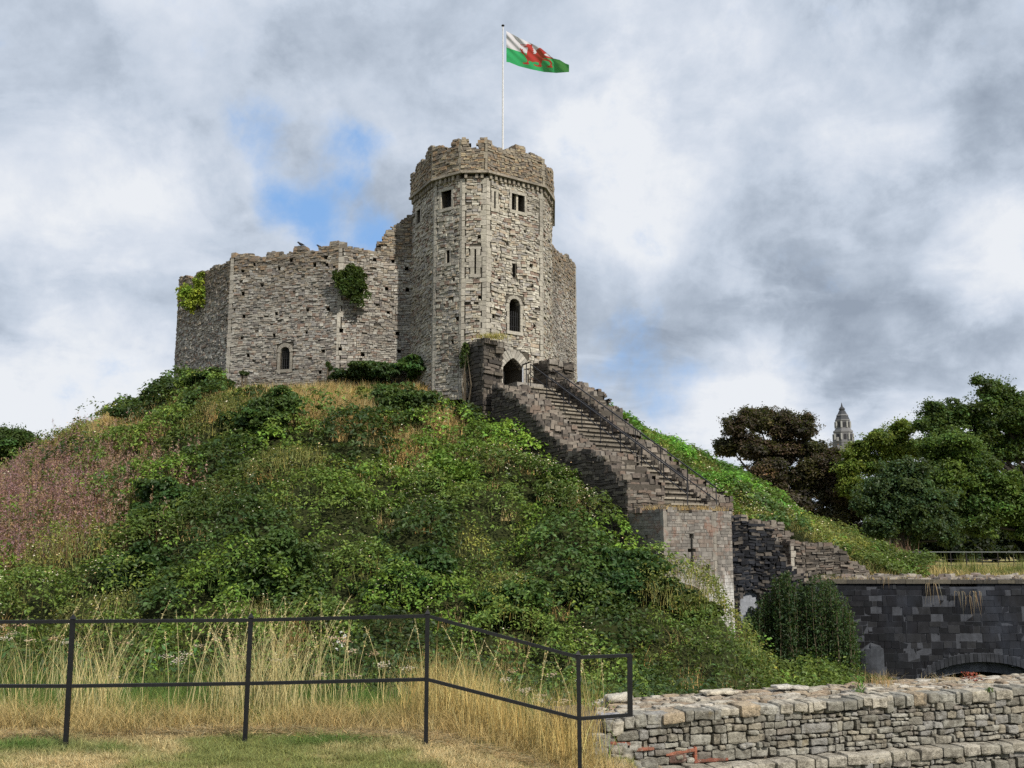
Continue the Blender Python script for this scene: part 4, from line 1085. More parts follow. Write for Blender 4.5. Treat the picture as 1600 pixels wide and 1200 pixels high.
# patches as seen in the photograph: (px, py, rx, ry, type, weight)
PATCH = [(90, 775, 135, 48, 'pink', 2.2), (10, 845, 100, 60, 'pink', 3.2), (130, 850, 90, 38, 'pink', 1.3), (260, 780, 60, 40, 'pink', .35), (190, 712, 90, 18, 'pink', .5),
         (535, 645, 80, 28, 'straw', 7), (676, 612, 36, 30, 'straw', 8), (695, 655, 22, 36, 'straw', 4), (622, 700, 22, 26, 'straw', 3.5), (150, 670, 75, 26, 'straw', 4), (330, 640, 80, 22, 'straw', .9), (760, 720, 60, 40, 'straw', .6), (640, 720, 60, 25, 'straw', 1), (455, 610, 70, 22, 'straw', 1.3),
         (570, 620, 40, 24, 'yel', 2.6), (420, 618, 110, 22, 'yel', 2.2), (230, 710, 80, 25, 'yel', 1.0), (80, 720, 100, 18, 'yel', 1.5), (480, 750, 80, 40, 'yel', .8), (460, 830, 70, 30, 'yel', 1.0), (750, 880, 120, 50, 'yel', .7), (1080, 960, 80, 60, 'yel', .9), (1060, 1040, 90, 50, 'yel', .8), (850, 800, 110, 80, 'yel', .6), (60, 940, 90, 40, 'yel', 1.2), (560, 930, 40, 40, 'yel', 1.2), (920, 760, 60, 40, 'yel', .8), (320, 900, 40, 60, 'yel', .7), (700, 760, 60, 30, 'yel', .3),
         (640, 790, 120, 60, 'bri', 1.1), (760, 690, 110, 50, 'bri', 1.0), (700, 745, 70, 30, 'bri', 1.6), (860, 760, 70, 50, 'bri', 1.6), (420, 730, 70, 40, 'bri', .7), (860, 870, 100, 60, 'bri', 1.0), (520, 800, 60, 40, 'bri', 1.0),
         (420, 665, 60, 35, 'dark', 2.5), (330, 600, 50, 22, 'dark', 2.5), (240, 645, 80, 30, 'dark', 2.0), (620, 645, 50, 45, 'dark', 3), (575, 588, 60, 18, 'dark', 3), (735, 630, 60, 45, 'dark', 3), (670, 575, 35, 16, 'dark', 2), (400, 900, 110, 50, 'dark', 1.8), (660, 900, 80, 40, 'dark', 1.8), (960, 930, 90, 60, 'dark', 2.2), (220, 800, 60, 60, 'dark', 1), (560, 700, 60, 40, 'dark', 1), (200, 900, 70, 40, 'dark', 1.2), (380, 820, 60, 50, 'dark', 1.2), (1000, 1040, 80, 40, 'dark', .8), (830, 680, 50, 40, 'dark', 1), (490, 960, 80, 30, 'dark', 1.0),
         (1180, 750, 110, 34, 'fern', 3), (1060, 680, 90, 28, 'fern', 3), (1290, 800, 80, 25, 'fern', 2.6), (1370, 850, 50, 25, 'fern', 2.6), (1000, 640, 50, 14, 'fern', 1.2), (1230, 730, 60, 25, 'fern', 2.5), (1150, 700, 60, 25, 'fern', 2),
         (1110, 755, 60, 22, 'yel', 1.3), (1210, 818, 60, 16, 'yel', 1.4), (1290, 858, 50, 12, 'yel', 1.4), (1090, 720, 40, 25, 'bri', 1.6), (1180, 780, 60, 25, 'bri', 1.6), (1370, 880, 50, 10, 'yel', 1), (940, 622, 30, 10, 'straw', 2)]
KINDS = ['mid', 'dark', 'bri', 'yel', 'straw', 'pink', 'fern']
def kinds_at(x, y, z):
    px, py = proj(x, y, z); W = {k: np.zeros(len(x)) for k in KINDS}
    W['mid'] += .75
    W['dark'] += .35*sstep(.45, .7, fbm(x*.35, y*.35, 21, 3)); W['bri'] += .8*sstep(.5, .7, fbm(x*.4, y*.4, 31, 3)); W['yel'] += .85*sstep(.5, .7, fbm(x*.5, y*.5, 41, 3)); W['straw'] += .4*sstep(.55, .75, fbm(x*.8, y*.8, 51, 3))
    wob = (fbm(x*.7, y*.7, 61, 3)-.5)*1.6
    for (cx_, cy_, rx, ry, k, a) in PATCH:
        d2 = ((px-cx_)/rx)**2+((py-cy_)/ry)**2
        W[k] += a*np.exp(-np.maximum(d2+wob, 0)**1.3)
    M = np.stack([W[k] for k in KINDS], 1)**1.6; M /= M.sum(1, keepdims=True)
    u = rng.random(len(x))[:, None]; return (np.cumsum(M, 1) < u).sum(1).clip(0, len(KINDS)-1)

def mound_points(n, rmin=11.9, rmax=38.5):
    "random ground points on the side of the mound that faces the photographer"
    r = np.sqrt(rng.uniform(rmin**2, rmax**2, n)); th = rng.uniform(-125, 118, n)*np.pi/180
    d = np.cos(th)[:, None]*CV+np.sin(th)[:, None]*(-LV)
    x = MC[0]+r*d[:, 0]; y = MC[1]+r*d[:, 1]
    k = ~in_stairs(x, y) & (y > 17.5+.25*np.maximum(x, 0)) & (np.abs(x) < .53*y+3) & (y < 82)
    x, y = x[k], y[k]; return x, y, H(x, y)
def mnormal(x, y):
    e = .5; dx = (H(x+e, y)-H(x-e, y))/(2*e); dy = (H(x, y+e)-H(x, y-e))/(2*e); return unit(np.stack([-dx, -dy, np.ones_like(dx)], 1))

# clumps of leafy herbs
cx_, cy_, cz_ = mound_points(60000)
kd = kinds_at(cx_, cy_, cz_); nm = mnormal(cx_, cy_)
cf_ = 1-.7*(1-sstep(15.0, 18.0, np.hypot(cx_-MC[0], cy_-MC[1])))*(cx_ < 3)*(proj(cx_, cy_, cz_)[0] > 345)
hgt = .06+.8*cf_*fbm(cx_*.9, cy_*.9, 71, 3)**1.5*1.6
# hummocks: herbs stand higher where a bush or bramble swells up, and each hummock keeps one plant kind
hx, hy, hz = mound_points(2600); hx, hy, hz = hx[:620], hy[:620], hz[:620]
hr = rng.uniform(.5, 1.7, len(hx)); hh_ = hr*rng.uniform(.45, .9, len(hx)); hk = kinds_at(hx, hy, hz); htint = np.clip(np.exp(rng.normal(0, .36, len(hx))), .5, 1.45)
dome = np.zeros(len(cx_)); own = np.full(len(cx_), -1); dn_ = np.zeros((len(cx_), 3))
for i in range(len(hx)):
    dx, dy = cx_-hx[i], cy_-hy[i]; q = (dx*dx+dy*dy)/hr[i]**2; v = hh_[i]*np.sqrt(np.clip(1-q, 0, 1)); b_ = (q < 1) & (v > dome)
    dome[b_] = v[b_]; own[b_] = i; dn_[b_] = np.stack([dx[b_]/hr[i], dy[b_]/hr[i], np.zeros(b_.sum())], 1)
leafy = (own >= 0) & np.isin(hk[np.maximum(own, 0)], (0, 1, 2, 3, 6)) & (kd != 5) & (kd != 4)
kd = np.where(leafy & (rng.random(len(kd)) < .92), hk[np.maximum(own, 0)], kd)
dome = np.where(np.isin(kd, (4, 5)), dome*.3, dome)
dome = dome*cf_*np.where((cx_ > 3.5) & (cy_ > 43), .3, 1); cz_ = cz_+dome; nm = unit(nm+dn_*np.where(own >= 0, .9, 0)[:, None]); tmul = np.where(own >= 0, htint[np.maximum(own, 0)], 1.0)
colmap = {0: C_MID, 1: C_DARK, 2: C_BRI, 3: C_YEL, 6: C_FERN}
green = MB(); fern = MB(); straw = MB(); pink = MB(); flow = MB()
dist = np.hypot(cx_, cy_)
for k in (0, 1, 2, 3, 6):
    m = kd == k; n = m.sum(); per = 11 if k != 6 else 14
    if not n: continue
    c = np.stack([cx_[m], cy_[m], cz_[m]], 1); h = (hgt[m]*(1.0 if k != 3 else .8))
    size = (dist[m]/45)**.6
    R_ = (rng.uniform(.18, .42, n)*(1.15 if k == 1 else 1))*(.4+.6*cf_[m])
    base = tintn(colmap[k], n, .17, .08)*tmul[m][:, None]
    d = rdir(n*per); d[:, 2] = np.abs(d[:, 2])*.9; d = unit(d+np.repeat(nm[m], per, 0)*.35)
    rad = rng.uniform(.45, 1.0, n*per)**.5*np.repeat(R_, per)
    p = np.repeat(c, per, 0)+np.repeat(nm[m]*h[:, None]*.55, per, 0)+d*rad[:, None]+rng.normal(0, .03, (n*per, 3)); p[:, 2] += np.repeat(h, per)*.35*rng.random(n*per)
    sz = np.repeat(size, per)*rng.uniform(.7, 1.4, n*per)*{0: .145, 1: .19, 2: .15, 3: .10, 6: .21}[k]
    up = np.array((0, 0, 1.0))
    nn = d*.65+up*.45+rdir(n*per)*.45
    cc = tintn(np.repeat(base, per, 0), n*per, .17, .05)
    leaves(fern if k == 6 else green, p, nn, sz, sz*(.62 if k != 6 else .34), cc, droop=.2)
# dry grass
def grassset(mb, m, per, hr, wr, colr, lean=(.1, .7), spread=.2, seedc=.22, sc=True):
    n = m.sum(); 
    if not n: return
    c = np.stack([cx_[m], cy_[m], cz_[m]], 1); b = np.repeat(c, per, 0)+np.concatenate([rng.normal(0, spread, (n*per, 2)), np.zeros((n*per, 1))], 1)
    blades(mb, b, rng.uniform(*hr, n*per), rng.uniform(*wr, n*per)*np.repeat(dist[m]/45, per), rng.uniform(*lean, n*per), tintn(np.repeat(tintn(colr, n, .15), per, 0), n*per, seedc, .05))
grassset(straw, kd == 4, 26, (.35, .85), (.016, .034), C_STRAW)
grassset(straw, kd == 3, 4, (.4, .8), (.014, .028), (.25, .24, .08))
grassset(straw, ((kd == 2) | (kd == 0)) & (rng.random(len(kd)) < .13), 5, (.4, .8), (.014, .026), (.14, .19, .05))
grassset(straw, kd == 5, 8, (.4, .8), (.02, .035), (.20, .17, .06))
# rosebay willowherb gone to seed: spikes of small pinkish pods and fluff
m = kd == 5; n = m.sum()
if n:
    c = np.stack([cx_[m], cy_[m], cz_[m]], 1); per = 2; ns = n*per
    b = np.repeat(c, per, 0)+np.concatenate([rng.normal(0, .22, (ns, 2)), np.zeros((ns, 1))], 1); hh = rng.uniform(.8, 1.75, ns)*(.7+.6*fbm(b[:, 0]*.8, b[:, 1]*.8, 141, 2))
    blades(pink, b, hh, .03, rng.uniform(0, .12, ns), tintn((.16, .08, .05), ns, .2))
    q = 13; f = rng.uniform(.42, 1, (ns, q)); P = b[:, None]+np.stack([np.zeros((ns, q)), np.zeros((ns, q)), f*hh[:, None]], -1)
    rr = (1.08-f)*.09+.012; a = rng.uniform(0, 6.28, (ns, q)); P = P+np.stack([np.cos(a)*rr, np.sin(a)*rr, np.zeros((ns, q))], -1)
    warm = rng.random((ns, 1)) < .62
    cc = np.where(warm, np.array(C_PINK)[None]*1.15, np.array((.30, .20, .12))[None]); pxm, _ = proj(b[:, 0], b[:, 1], b[:, 2]); cc = np.where((pxm < 160)[:, None] & warm, np.array((.26, .15, .155)), cc)
    leaves(pink, P.reshape(-1, 3), rdir(ns*q)*(1, 1, .5), rng.uniform(.07, .15, ns*q), rng.uniform(.022, .04, ns*q), tintn(np.repeat(cc, q, 0), ns*q, .22, .06))
    per = 6; p = np.repeat(c, per, 0)+rng.normal(0, .22, (n*per, 3))*(1, 1, .5)+(0, 0, .35); leaves(green, p, rdir(n*per)+(0, 0, .8), .14, .045, tintn(C_MID, n*per, .25))
# cream umbels and small flowers
m = (rng.random(len(kd)) < np.where(np.isin(kd, (0, 2, 3)), .022, .004)); pxm, pym = proj(cx_, cy_, cz_)
for (a, b_, rx, ry, pr) in ((860, 745, 110, 25, .5), (930, 790, 40, 40, .35), (90, 930, 120, 50, .22), (640, 745, 60, 20, .2), (660, 800, 50, 30, .2), (560, 930, 120, 40, .12), (1170, 800, 60, 30, .3), (340, 800, 60, 60, .12), (1010, 880, 50, 30, .25)):
    m |= (np.exp(-((pxm-a)/rx)**2-((pym-b_)/ry)**2)*pr > rng.random(len(kd))) & (kd != 5) & (kd != 4)
idx = np.where(m)[0]; per = 5; n = len(idx)*per; c = np.repeat(np.stack([cx_[idx], cy_[idx], cz_[idx]+.5*hgt[idx]+.28], 1), per, 0)+rng.normal(0, .14, (n, 3))
leaves(flow, c, rdir(n)*.5+(0, -.3, 1), rng.uniform(.05, .09, n)*np.hypot(c[:, 0], c[:, 1])/42, rng.uniform(.05, .08, n)*np.hypot(c[:, 0], c[:, 1])/42, tintn(C_CREAM, n, .2, .05)*np.where(rng.random((n, 1)) < .3, (1, .8, .62), (1, 1, 1)))
print('quads', sum(len(q) for q in green.Q), sum(len(q) for q in straw.Q), sum(len(q) for q in pink.Q))
tag(green.build('wild_herbs', M_leaf), kind='stuff', label='tangled green herbs and brambles covering the mound', cat='plants')
tag(fern.build('bracken', M_leaf), kind='stuff', label='bright green bracken covering the right flank of the mound', cat='plants')
tag(straw.build('dry_grass', M_dry), kind='stuff', label='tufts of dry straw grass scattered over the mound', cat='grass')
tag(pink.build('willowherb', M_dry), kind='stuff', label='pinkish brown willowherb spikes on the left of the mound', cat='plants')
tag(flow.build('wildflowers', M_dry), kind='stuff', label='small cream flower heads among the green herbs', cat='flowers')

# ---- shrubs one can point to
def lobes_foliage(mb, lobes, dens, L, colr, wl=.6, flat=.0, subn=12, subr=.36, upw=.35, inner=.25, kvar=.25, cover=1.0):
    "lobes: (centre, radius[, squash]); each lobe is broken into smaller tufts, leaves sit on the tufts"
    for c, r in lobes:
        c = np.array(c); rr = np.broadcast_to(r, (3,)).astype(float)
        ns = subn; d = rdir(ns); sc = c+d*rr*rng.uniform(.5, .82, (ns, 1)); sr = rr[None]*subr*rng.uniform(.7, 1.25, (ns, 1))
        area = (sr[:, 0]**2)*9
        cnt = np.maximum(6, (area*dens).astype(int)); tot = cnt.sum()
        tint = tintn(colr, ns, kvar*.9, .09); rep = np.repeat(np.arange(ns), cnt)
        dd = rdir(tot); dd[:, 2] = np.where(dd[:, 2] < -.35, -dd[:, 2], dd[:, 2]); rad = rng.uniform(.6, 1.08, (tot, 1))
        p = sc[rep]+dd*sr[rep]*rad; s_ = L*rng.uniform(.65, 1.35, tot)
        leaves(mb, p, dd*.6+np.array((0, 0, upw))+rdir(tot)*.55, s_, s_*wl, tintn(tint[rep], tot, kvar*.7, .06), droop=.25)
        ni = int(tot*inner); d = rdir(ni); p = c+d*rr*rng.uniform(.1, .75, (ni, 1)); leaves(mb, p, rdir(ni), L*1.2, L*.9, tintn(colr, ni, .2))
def twigs(mb, root, targets, r0, c):
    root = np.array(root, float)
    for tgt in targets:
        tgt = np.array(tgt, float); mid = root*.5+tgt*.5+rng.normal(0, .06, 3)*np.linalg.norm(tgt-root); mb.tube([root, mid, tgt], [r0, r0*.6, r0*.22], c, 6, cap=False)
def shrub(name, label, cat, px, py, Y, rad, colr, L=.14, dens=110, lobn=7, stretch=(1.15, 1, .8), z=None, group=None, wallp=False):
    p = at_y(px, py, Y); gz = float(H(p[0], p[1])); zc = p[2] if z is None else z
    e = empty(name, (p[0], p[1], gz), label, cat, group)
    lob = [(p, np.array(stretch)*rad*.62)]
    for i in range(lobn):
        d = rdir(1)[0]*np.array(stretch)*rad*.62; lob.append((p+d*(1, 1, .75), np.array(stretch)*rad*rng.uniform(.32, .5)))
    mb = MB(); lobes_foliage(mb, lob, dens/(L/.14)**2, L, colr, subn=10); mb.build('foliage', M_leaf, e)
    mb = MB(); twigs(mb, (p[0], p[1]+.2, p[2]-rad*.6) if wallp else (p[0], p[1], min(gz, p[2]-rad*.5)-.15), [l[0] for l in lob], .03 if wallp else .05, (.10, .08, .055)); mb.build('stems', M_bark, e)
    return e
def surf_y(px, py):
    "distance at which the pixel's ray meets the mound"
    d = ray(px, py); ys_ = np.linspace(18, 60, 600); X = ys_*d[0]/d[1]; Z = EYE+ys_*d[2]/d[1]; h = H(X, ys_, False); k = np.where(Z <= h)[0]
    return float(ys_[k[0]]) if len(k) else 50.0
SH = [('dark round bramble bush on the slope just below the dark wall corner of the tower', 622, 640, 1.5, C_DARK), ('dark spreading bush below the left pier beside the upper stair wall', 738, 632, 1.65, C_DARK),
      ('low dark bramble against the foot of the keep wall, middle one', 575, 590, 1.3, (.03, .06, .016)), ('bright leafy bush tucked where the tower meets the keep wall', 668, 578, 1.15, (.045, .095, .02)),
      ('dark pointed bush at the left foot of the keep wall', 325, 602, 1.15, (.032, .065, .016)), ('broad dark bush on the upper left slope under the arched window', 425, 662, 1.6, C_DARK),
      ('dense green bush on the left shoulder, between straw grass and keep', 250, 645, 1.5, (.03, .065, .015)), ('big dark bush low on the slope above the middle of the black fence', 660, 915, 1.35, (.026, .06, .014)),
      ('broad dark shrub low on the slope above the second fence post', 420, 905, 1.55, C_DARK), ('large dark bush on the lower slope left of the turret', 955, 925, 1.6, (.026, .062, .014)),
      ('dark bush on the lower left slope under the pink willowherb', 205, 905, 1.15, (.028, .062, .014)), ('rounded yellow-green bush between straw grass patches below the keep', 570, 622, .75, (.15, .17, .035)),
      ('vivid green bush in the centre of the slope', 712, 748, 1.0, C_BRI), ('olive-green bush of small leaves beside the lower stair wall', 880, 775, 1.1, (.08, .12, .03)),
      ('dark bush growing against the left face of the turret', 1050, 935, .62, (.022, .05, .012)), ('soft yellow-green bush against the foot of the turret, below its cross slit', 1085, 955, .75, (.085, .12, .025)), ('dark bush halfway down the left slope beside the pink patch', 260, 800, 1.2, (.03, .065, .016)),
      ('green bush spilling beside the upper stair wall, under the dark bush', 835, 700, 1.2, (.05, .10, .02)), ('mid green shrub in the lower centre beneath bright herbs', 800, 955, 1.2, (.045, .09, .02))]
for lab, px, py, r, c in SH:
    Y = surf_y(px, py)-.55; shrub('bush', lab, 'bush', px, py-(8 if py > 650 else 2), Y, r*1.25, tuple(1.25*q for q in c), L=.17, dens=150, stretch=(1.25, 1, .8) if py > 650 else (1.3, 1, .58))
shrub('bush', 'pale leggy shrub leaning off the left shoulder of the mound against the sky', 'bush', 190, 642, 58, 1.25, (.03, .06, .018), L=.15, dens=60)
# plants rooted in the keep wall
shrub('wall_shrub', 'bright yellow-green shrub growing out of the keep wall near its left end', 'shrub', 308, 460, fA.P(fA.L*.45, .3, 0)[1], 1.35, (.25, .32, .035), L=.15, dens=150, stretch=(.85, .5, 1.15), wallp=True)
shrub('ivy', 'dark green ivy hanging on the keep wall below its ragged top', 'ivy', 550, 440, 49.15, 1.45, (.05, .085, .018), L=.13, dens=190, stretch=(.75, .3, 1.15), wallp=True)
shrub('wall_plant', 'small green plant rooted low in the keep wall near the bushes', 'plant', 514, 573, 49.1, .3, (.05, .09, .02), L=.12, stretch=(.7, .5, 1.2))
shrub('wall_plant', 'tiny plant at the foot of the keep wall left of the arched window', 'plant', 382, 583, 50.4, .28, (.06, .09, .03), L=.1, stretch=(1.2, .5, .7))
shrub('ivy', 'ivy clinging to the left side of the dark pier beside the door', 'ivy', 728, 560, 46.3, .75, (.06, .095, .025), L=.12, dens=110, stretch=(.45, .45, 1.6))
mb = MB(); c = at_y(770, 527, 45.1); n = 700; b = c+rng.normal(0, 1, (n, 3))*(.38, .3, .02)+(0, .3, .05); blades(mb, b, rng.uniform(.1, .3, n), .018, rng.uniform(.2, 1.4, n), tintn((.34, .30, .09), n, .25))
tag(mb.build('pier_grass', M_dry), 'yellow grass tuft growing on top of the left pier', 'grass')
mb = MB(); n = 1600; u = rng.uniform(0, 3.3, n); v = rng.uniform(-.05, 1.6, n); b = np.concatenate([(Bc+B_*u[:, None]-A_*v[:, None]), np.full((n, 1), ztur)], 1); blades(mb, b, rng.uniform(.08, .32, n), .016, rng.uniform(.2, 1.2, n), tintn((.40, .29, .13), n, .3))
tag(mb.build('turret_grass', M_dry), 'dry straw grass growing over the broken top of the turret', 'grass')

# tall climbing shrub in the ditch before the dark bridge wall
e = empty('climbing_shrub', (10.9, 39.4, -3.3), 'tall dark green climbing shrub standing in the ditch against the black bridge wall', 'shrub')
mb = MB(); lob = []; sticks = MB()
for k in range(150):
    px = R.uniform(1168, 1335); top = np.interp(px, [1165, 1190, 1215, 1250, 1290, 1320, 1345], [965, 935, 892, 905, 910, 930, 1000])+R.uniform(-12, 30)+(R.random() < .3)*25
    Y = R.uniform(38.2, 40.0); zb = -3.4; pt = at_y(px, top, Y); z = zb+.3
    sticks.tube([(pt[0]+R.uniform(-.2, .2), Y, zb), (pt[0], Y, (zb+pt[2])/2), (pt[0], Y, pt[2])], [.02, .015, .006], (.12, .10, .06), 5, cap=False)
    m = int((pt[2]-z)/.085*4.2); zz_ = rng.uniform(z, pt[2], m); fr_ = (zz_-z)/(pt[2]-z+1e-6); rr = .05+.30*(1-fr_)**.5
    P = np.stack([pt[0]+rng.normal(0, 1, m)*rr*.55, Y+rng.normal(0, 1, m)*rr*.5, zz_], 1); c = tintn(R.choice([(.022, .05, .016), (.03, .062, .018), (.042, .08, .02)]), m, .28, .06)  # dark leaf tones carry the ditch shade in their colour
    leaves(mb, P, rdir(m)*.7+(0, -.35, .4), rng.uniform(.09, .16, m), rng.uniform(.05, .08, m), c, .3)
mb.build('foliage', M_leaf, e); sticks.build('stems', M_bark, e)
# dry stems hanging over the bridge coping, weeds along its top
mb = MB(); hb = []
for x0, x1, y, n, ln in ((1375, 1395, 905, 6, .6), (1445, 1470, 915, 9, .9), (1488, 1530, 928, 15, 1.0), (1250, 1360, 900, 8, .4), (1380, 1600, 903, 12, .35), (1508, 1520, 935, 5, 1.2)):
    for k in range(n):
        u, z = bf.px(R.uniform(x0, x1), y); a = np.array(bf.P(u, .1, z+.12)); sx = R.uniform(-.35, .3); l = ln*R.uniform(.5, 1.1); b = a+np.array((sx*.3, -.1, -.05)); c = a+np.array((sx*l, -.14, -l*.95))
        w_ = np.array((.008, 0, 0)); mb.quads([[a-w_, a+w_, b+w_, b-w_]], tintn((.20, .155, .09), 1)[0]); mb.tris([[b-w_, b+w_, c]], tintn((.22, .17, .10), 1)[0])
n = 5200; u = rng.uniform(0, bf.L, n); v = rng.uniform(-2.9, .02, n); keepm = (fbm(u*.9, v*2+5, 77, 2) > .47); u, v = u[keepm], v[keepm]; n = len(u)
b = np.concatenate([bf.p0+bf.t*u[:, None]+bf.n*v[:, None], np.full((n, 1), bz-.02)], 1)
blades(mb, b, rng.uniform(.05, .26, n), .018, rng.uniform(.2, 1.3, n), tintn((.34, .26, .12), n, .3, .1))
tag(mb.build('hanging_grass', M_dry), kind='stuff', label='dry grass and hanging stems along the top of the black bridge wall', cat='grass')
# rough grass between bridge and field fence
mb = MB(); n = 42000; x = rng.uniform(12, 36, n); y = 44.4+rng.random(n)**1.2*20; z = H(x, y); ok = (z < .55) & (x < .56*y) ; x, y, z = x[ok], y[ok], z[ok]; n = len(x)
f = fbm(x*.5, y*.5, 91, 3)[:, None]; cc = np.where(f > .52, np.array((.13, .16, .04)), np.array((.36, .29, .12))); blades(mb, np.stack([x, y, z], 1), rng.uniform(.15, .6, n)*(1-.6*sstep(58, 63, y)), .035, rng.uniform(.1, .8, n), tintn(cc, n, .25, .08))
b = []
for px, py, Y in ((1500, 868, 56), (1520, 874, 52), (1420, 868, 55), (1594, 862, 52), (1475, 880, 50)):
    for k in range(30): p = at_y(px+R.uniform(-5, 5), py, Y); b.append((p[0], Y+R.uniform(-.3, .3), 0.05))
blades(mb, np.array(b), rng.uniform(.6, 1.4, len(b)), .04, rng.uniform(0, .15, len(b)), tintn((.14, .17, .05), len(b), .3))
tag(mb.build('rough_grass', M_dry), kind='stuff', label='rough green and straw grass before the field fence', cat='grass')
# dead stems at the right foot of the mound
mb = MB(); n = 160; p = at_y(1400, 872, 57); b = np.stack([p[0]+rng.normal(0, .45, n), 57+rng.normal(0, .5, n), H(np.full(n, p[0]), np.full(n, 57.0))], 1); blades(mb, b, rng.uniform(.8, 1.7, n), .06, rng.uniform(-.1, .4, n), tintn((.19, .11, .08), n, .2))
tag(mb.build('dead_stalks', M_dry), kind='stuff', label='reddish dead stalks where the mound meets the field', cat='plants')

# ---------------------------------------------------------------- foreground grasses
def lawn():
    mb = MB(); n = 150000; y = rng.uniform(7.3, 10.2, n); x = rng.uniform(-5.6, 1.3, n); ok = (x < 1.15) & (x > -.56*y-.3); x, y = x[ok], y[ok]; z = H(x, y); n = len(x)
    tf = np.maximum(0, fbm(x*7, y*9, 131, 2)-.55)*5
    f = fbm(x*.9, y*1.6, 101, 4); g = fbm(x*3.1, y*3.1, 111, 3)
    k = sstep(.38, .56, f*.75+g*.25)[:, None]; cc = np.array((.20, .22, .07))*(1-k)+np.array((.50, .39, .20))*k
    green_spot = (np.exp(-((x+1.45)/.5)**2-((y-8.75)/.25)**2)+np.exp(-((x+3.9)/.7)**2-((y-8.5)/.3)**2)+.7*np.exp(-((x+3.1)/.25)**2-((y-8.35)/.15)**2))[:, None]
    cc = cc*(1-np.clip(green_spot, 0, 1))+np.array((.08, .15, .03))*np.clip(green_spot, 0, 1)
    blades(mb, np.stack([x, y, z-.004], 1), rng.uniform(.018, .055, n)*(1+.8*green_spot[:, 0]+tf), rng.uniform(.003, .0065, n), rng.uniform(.3, 1.9, n), tintn(cc, n, .22, .06), 2)
    tag(mb.build('lawn_grass', M_dry), kind='stuff', label='short mown half-dry grass at the foot of the black fence', cat='grass')
lawn()
def tall():
    mb = MB()
    def put(n, x0, x1, y0, y1, h, w_, colr, lean, sp=1.0, clump=26, dirn=None):
        m = n//clump; X = rng.uniform(x0, x1, m); Yy = rng.uniform(y0, y1, m); Yy = Yy+.28*(fbm(X*1.1, X*0+3, 5, 2)-.5)*2
        x = np.repeat(X, clump)+rng.normal(0, .07*sp, m*clump); y = np.repeat(Yy, clump)+rng.normal(0, .05*sp, m*clump)
        kk = (x < .8+rng.normal(0, .15, len(x))) | (y > 11.2+.36*x); x, y = x[kk], y[kk]; k = len(x)
        ht = rng.uniform(*h, k)*(.35+1.2*fbm(x*.9, y*.9, 121, 2))
        blades(mb, np.stack([x, y, H(x, y)-.01], 1), ht, rng.uniform(*w_, k), rng.uniform(*lean, k), tintn(colr, k, .24, .07), 4, dirn)
    put(14000, -6.6, .9, 9.25, 10.3, (.09, .30), (.0028, .006), (.40, .32, .12), (.15, .9))
    put(11000, -6.6, .9, 9.0, 9.6, (.12, .36), (.0028, .0055), (.42, .32, .14), (.3, 1.3))
    put(12000, -6.6, .9, 9.5, 11.2, (.15, .42), (.003, .008), (.095, .16, .035), (.15, .8))
    put(700, -7, 1.0, 9.6, 10.8, (.5, 1.0), (.003, .006), (.50, .42, .20), (.05, .6))
    put(420, -2.75, -2.0, 9.7, 10.1, (.7, 1.25), (.003, .006), (.52, .45, .22), (.1, .6), 1.6); put(220, -4.2, -3.6, 9.6, 10, (.6, 1.1), (.003, .006), (.50, .42, .20), (.1, .6), 1.6); put(220, -.6, -.1, 9.6, 10, (.6, 1.0), (.003, .006), (.50, .42, .20), (.1, .6), 1.6)
    put(7000, -7.5, 1.4, 11, 14, (.25, .6), (.006, .012), (.13, .16, .04), (.1, .7))
    put(2400, -.9, .75, 9.2, 9.9, (.45, .95), (.003, .006), (.50, .38, .15), (.05, .55))
    # matted hay on the ground
    n = 7000; x = rng.uniform(-6.4, .7, n); y = 9.05+rng.normal(0, .12, n)+.1*np.sin(x*2); b = np.stack([x, y, H(x, y)+rng.uniform(0, .05, n)], 1); th = rng.uniform(0, 6.28, n); l = rng.uniform(.1, .35, n)[:, None]; d = np.stack([np.cos(th), np.sin(th)*.5, rng.normal(0, .12, n)], 1)*l; s_ = np.stack([-np.sin(th), np.cos(th), 0*th], 1)*.003
    mb.tris(np.stack([b-s_, b+s_, b+d], 1), tintn((.38, .28, .14), n, .3))
    tag(mb.build('tall_dry_grass', M_dry), kind='stuff', label='tall straw-coloured grass growing behind the black fence', cat='grass')
    # flowering stalks with seed heads
    mb = MB(); n = 85; x = rng.uniform(-4.6, .9, n); y = rng.uniform(9.3, 10.6, n); hh = rng.uniform(.7, 1.12, n)
    cl = rng.random(n) < .45; x = np.where(cl, -2.3+rng.normal(0, .35, n), x); th = rng.uniform(-.5, .5, n)
    for i in range(n):
        b = np.array((x[i], y[i], float(H(x[i], y[i])))); pts = [b+np.array((math.sin(th[i])*hh[i]*f*f*.8, .1*f*f, hh[i]*f)) for f in np.linspace(0, 1, 6)]
        mb.tube(pts, [.0028, .0026, .0024, .002, .0018, .001], (.52, .45, .22), 4, cap=False)
        k = 16; f = rng.uniform(.68, 1, k); P = np.array([np.interp(f, np.linspace(0, 1, 6), [p[j] for p in pts]) for j in range(3)]).T; leaves(mb, P+rng.normal(0, .006, (k, 3)), rdir(k), .028, .007, tintn((.55, .46, .24), k, .15))
    tag(mb.build('seed_stalks', M_dry), kind='stuff', label='thin pale grass seed stalks rising above the black fence rails', cat='grass')
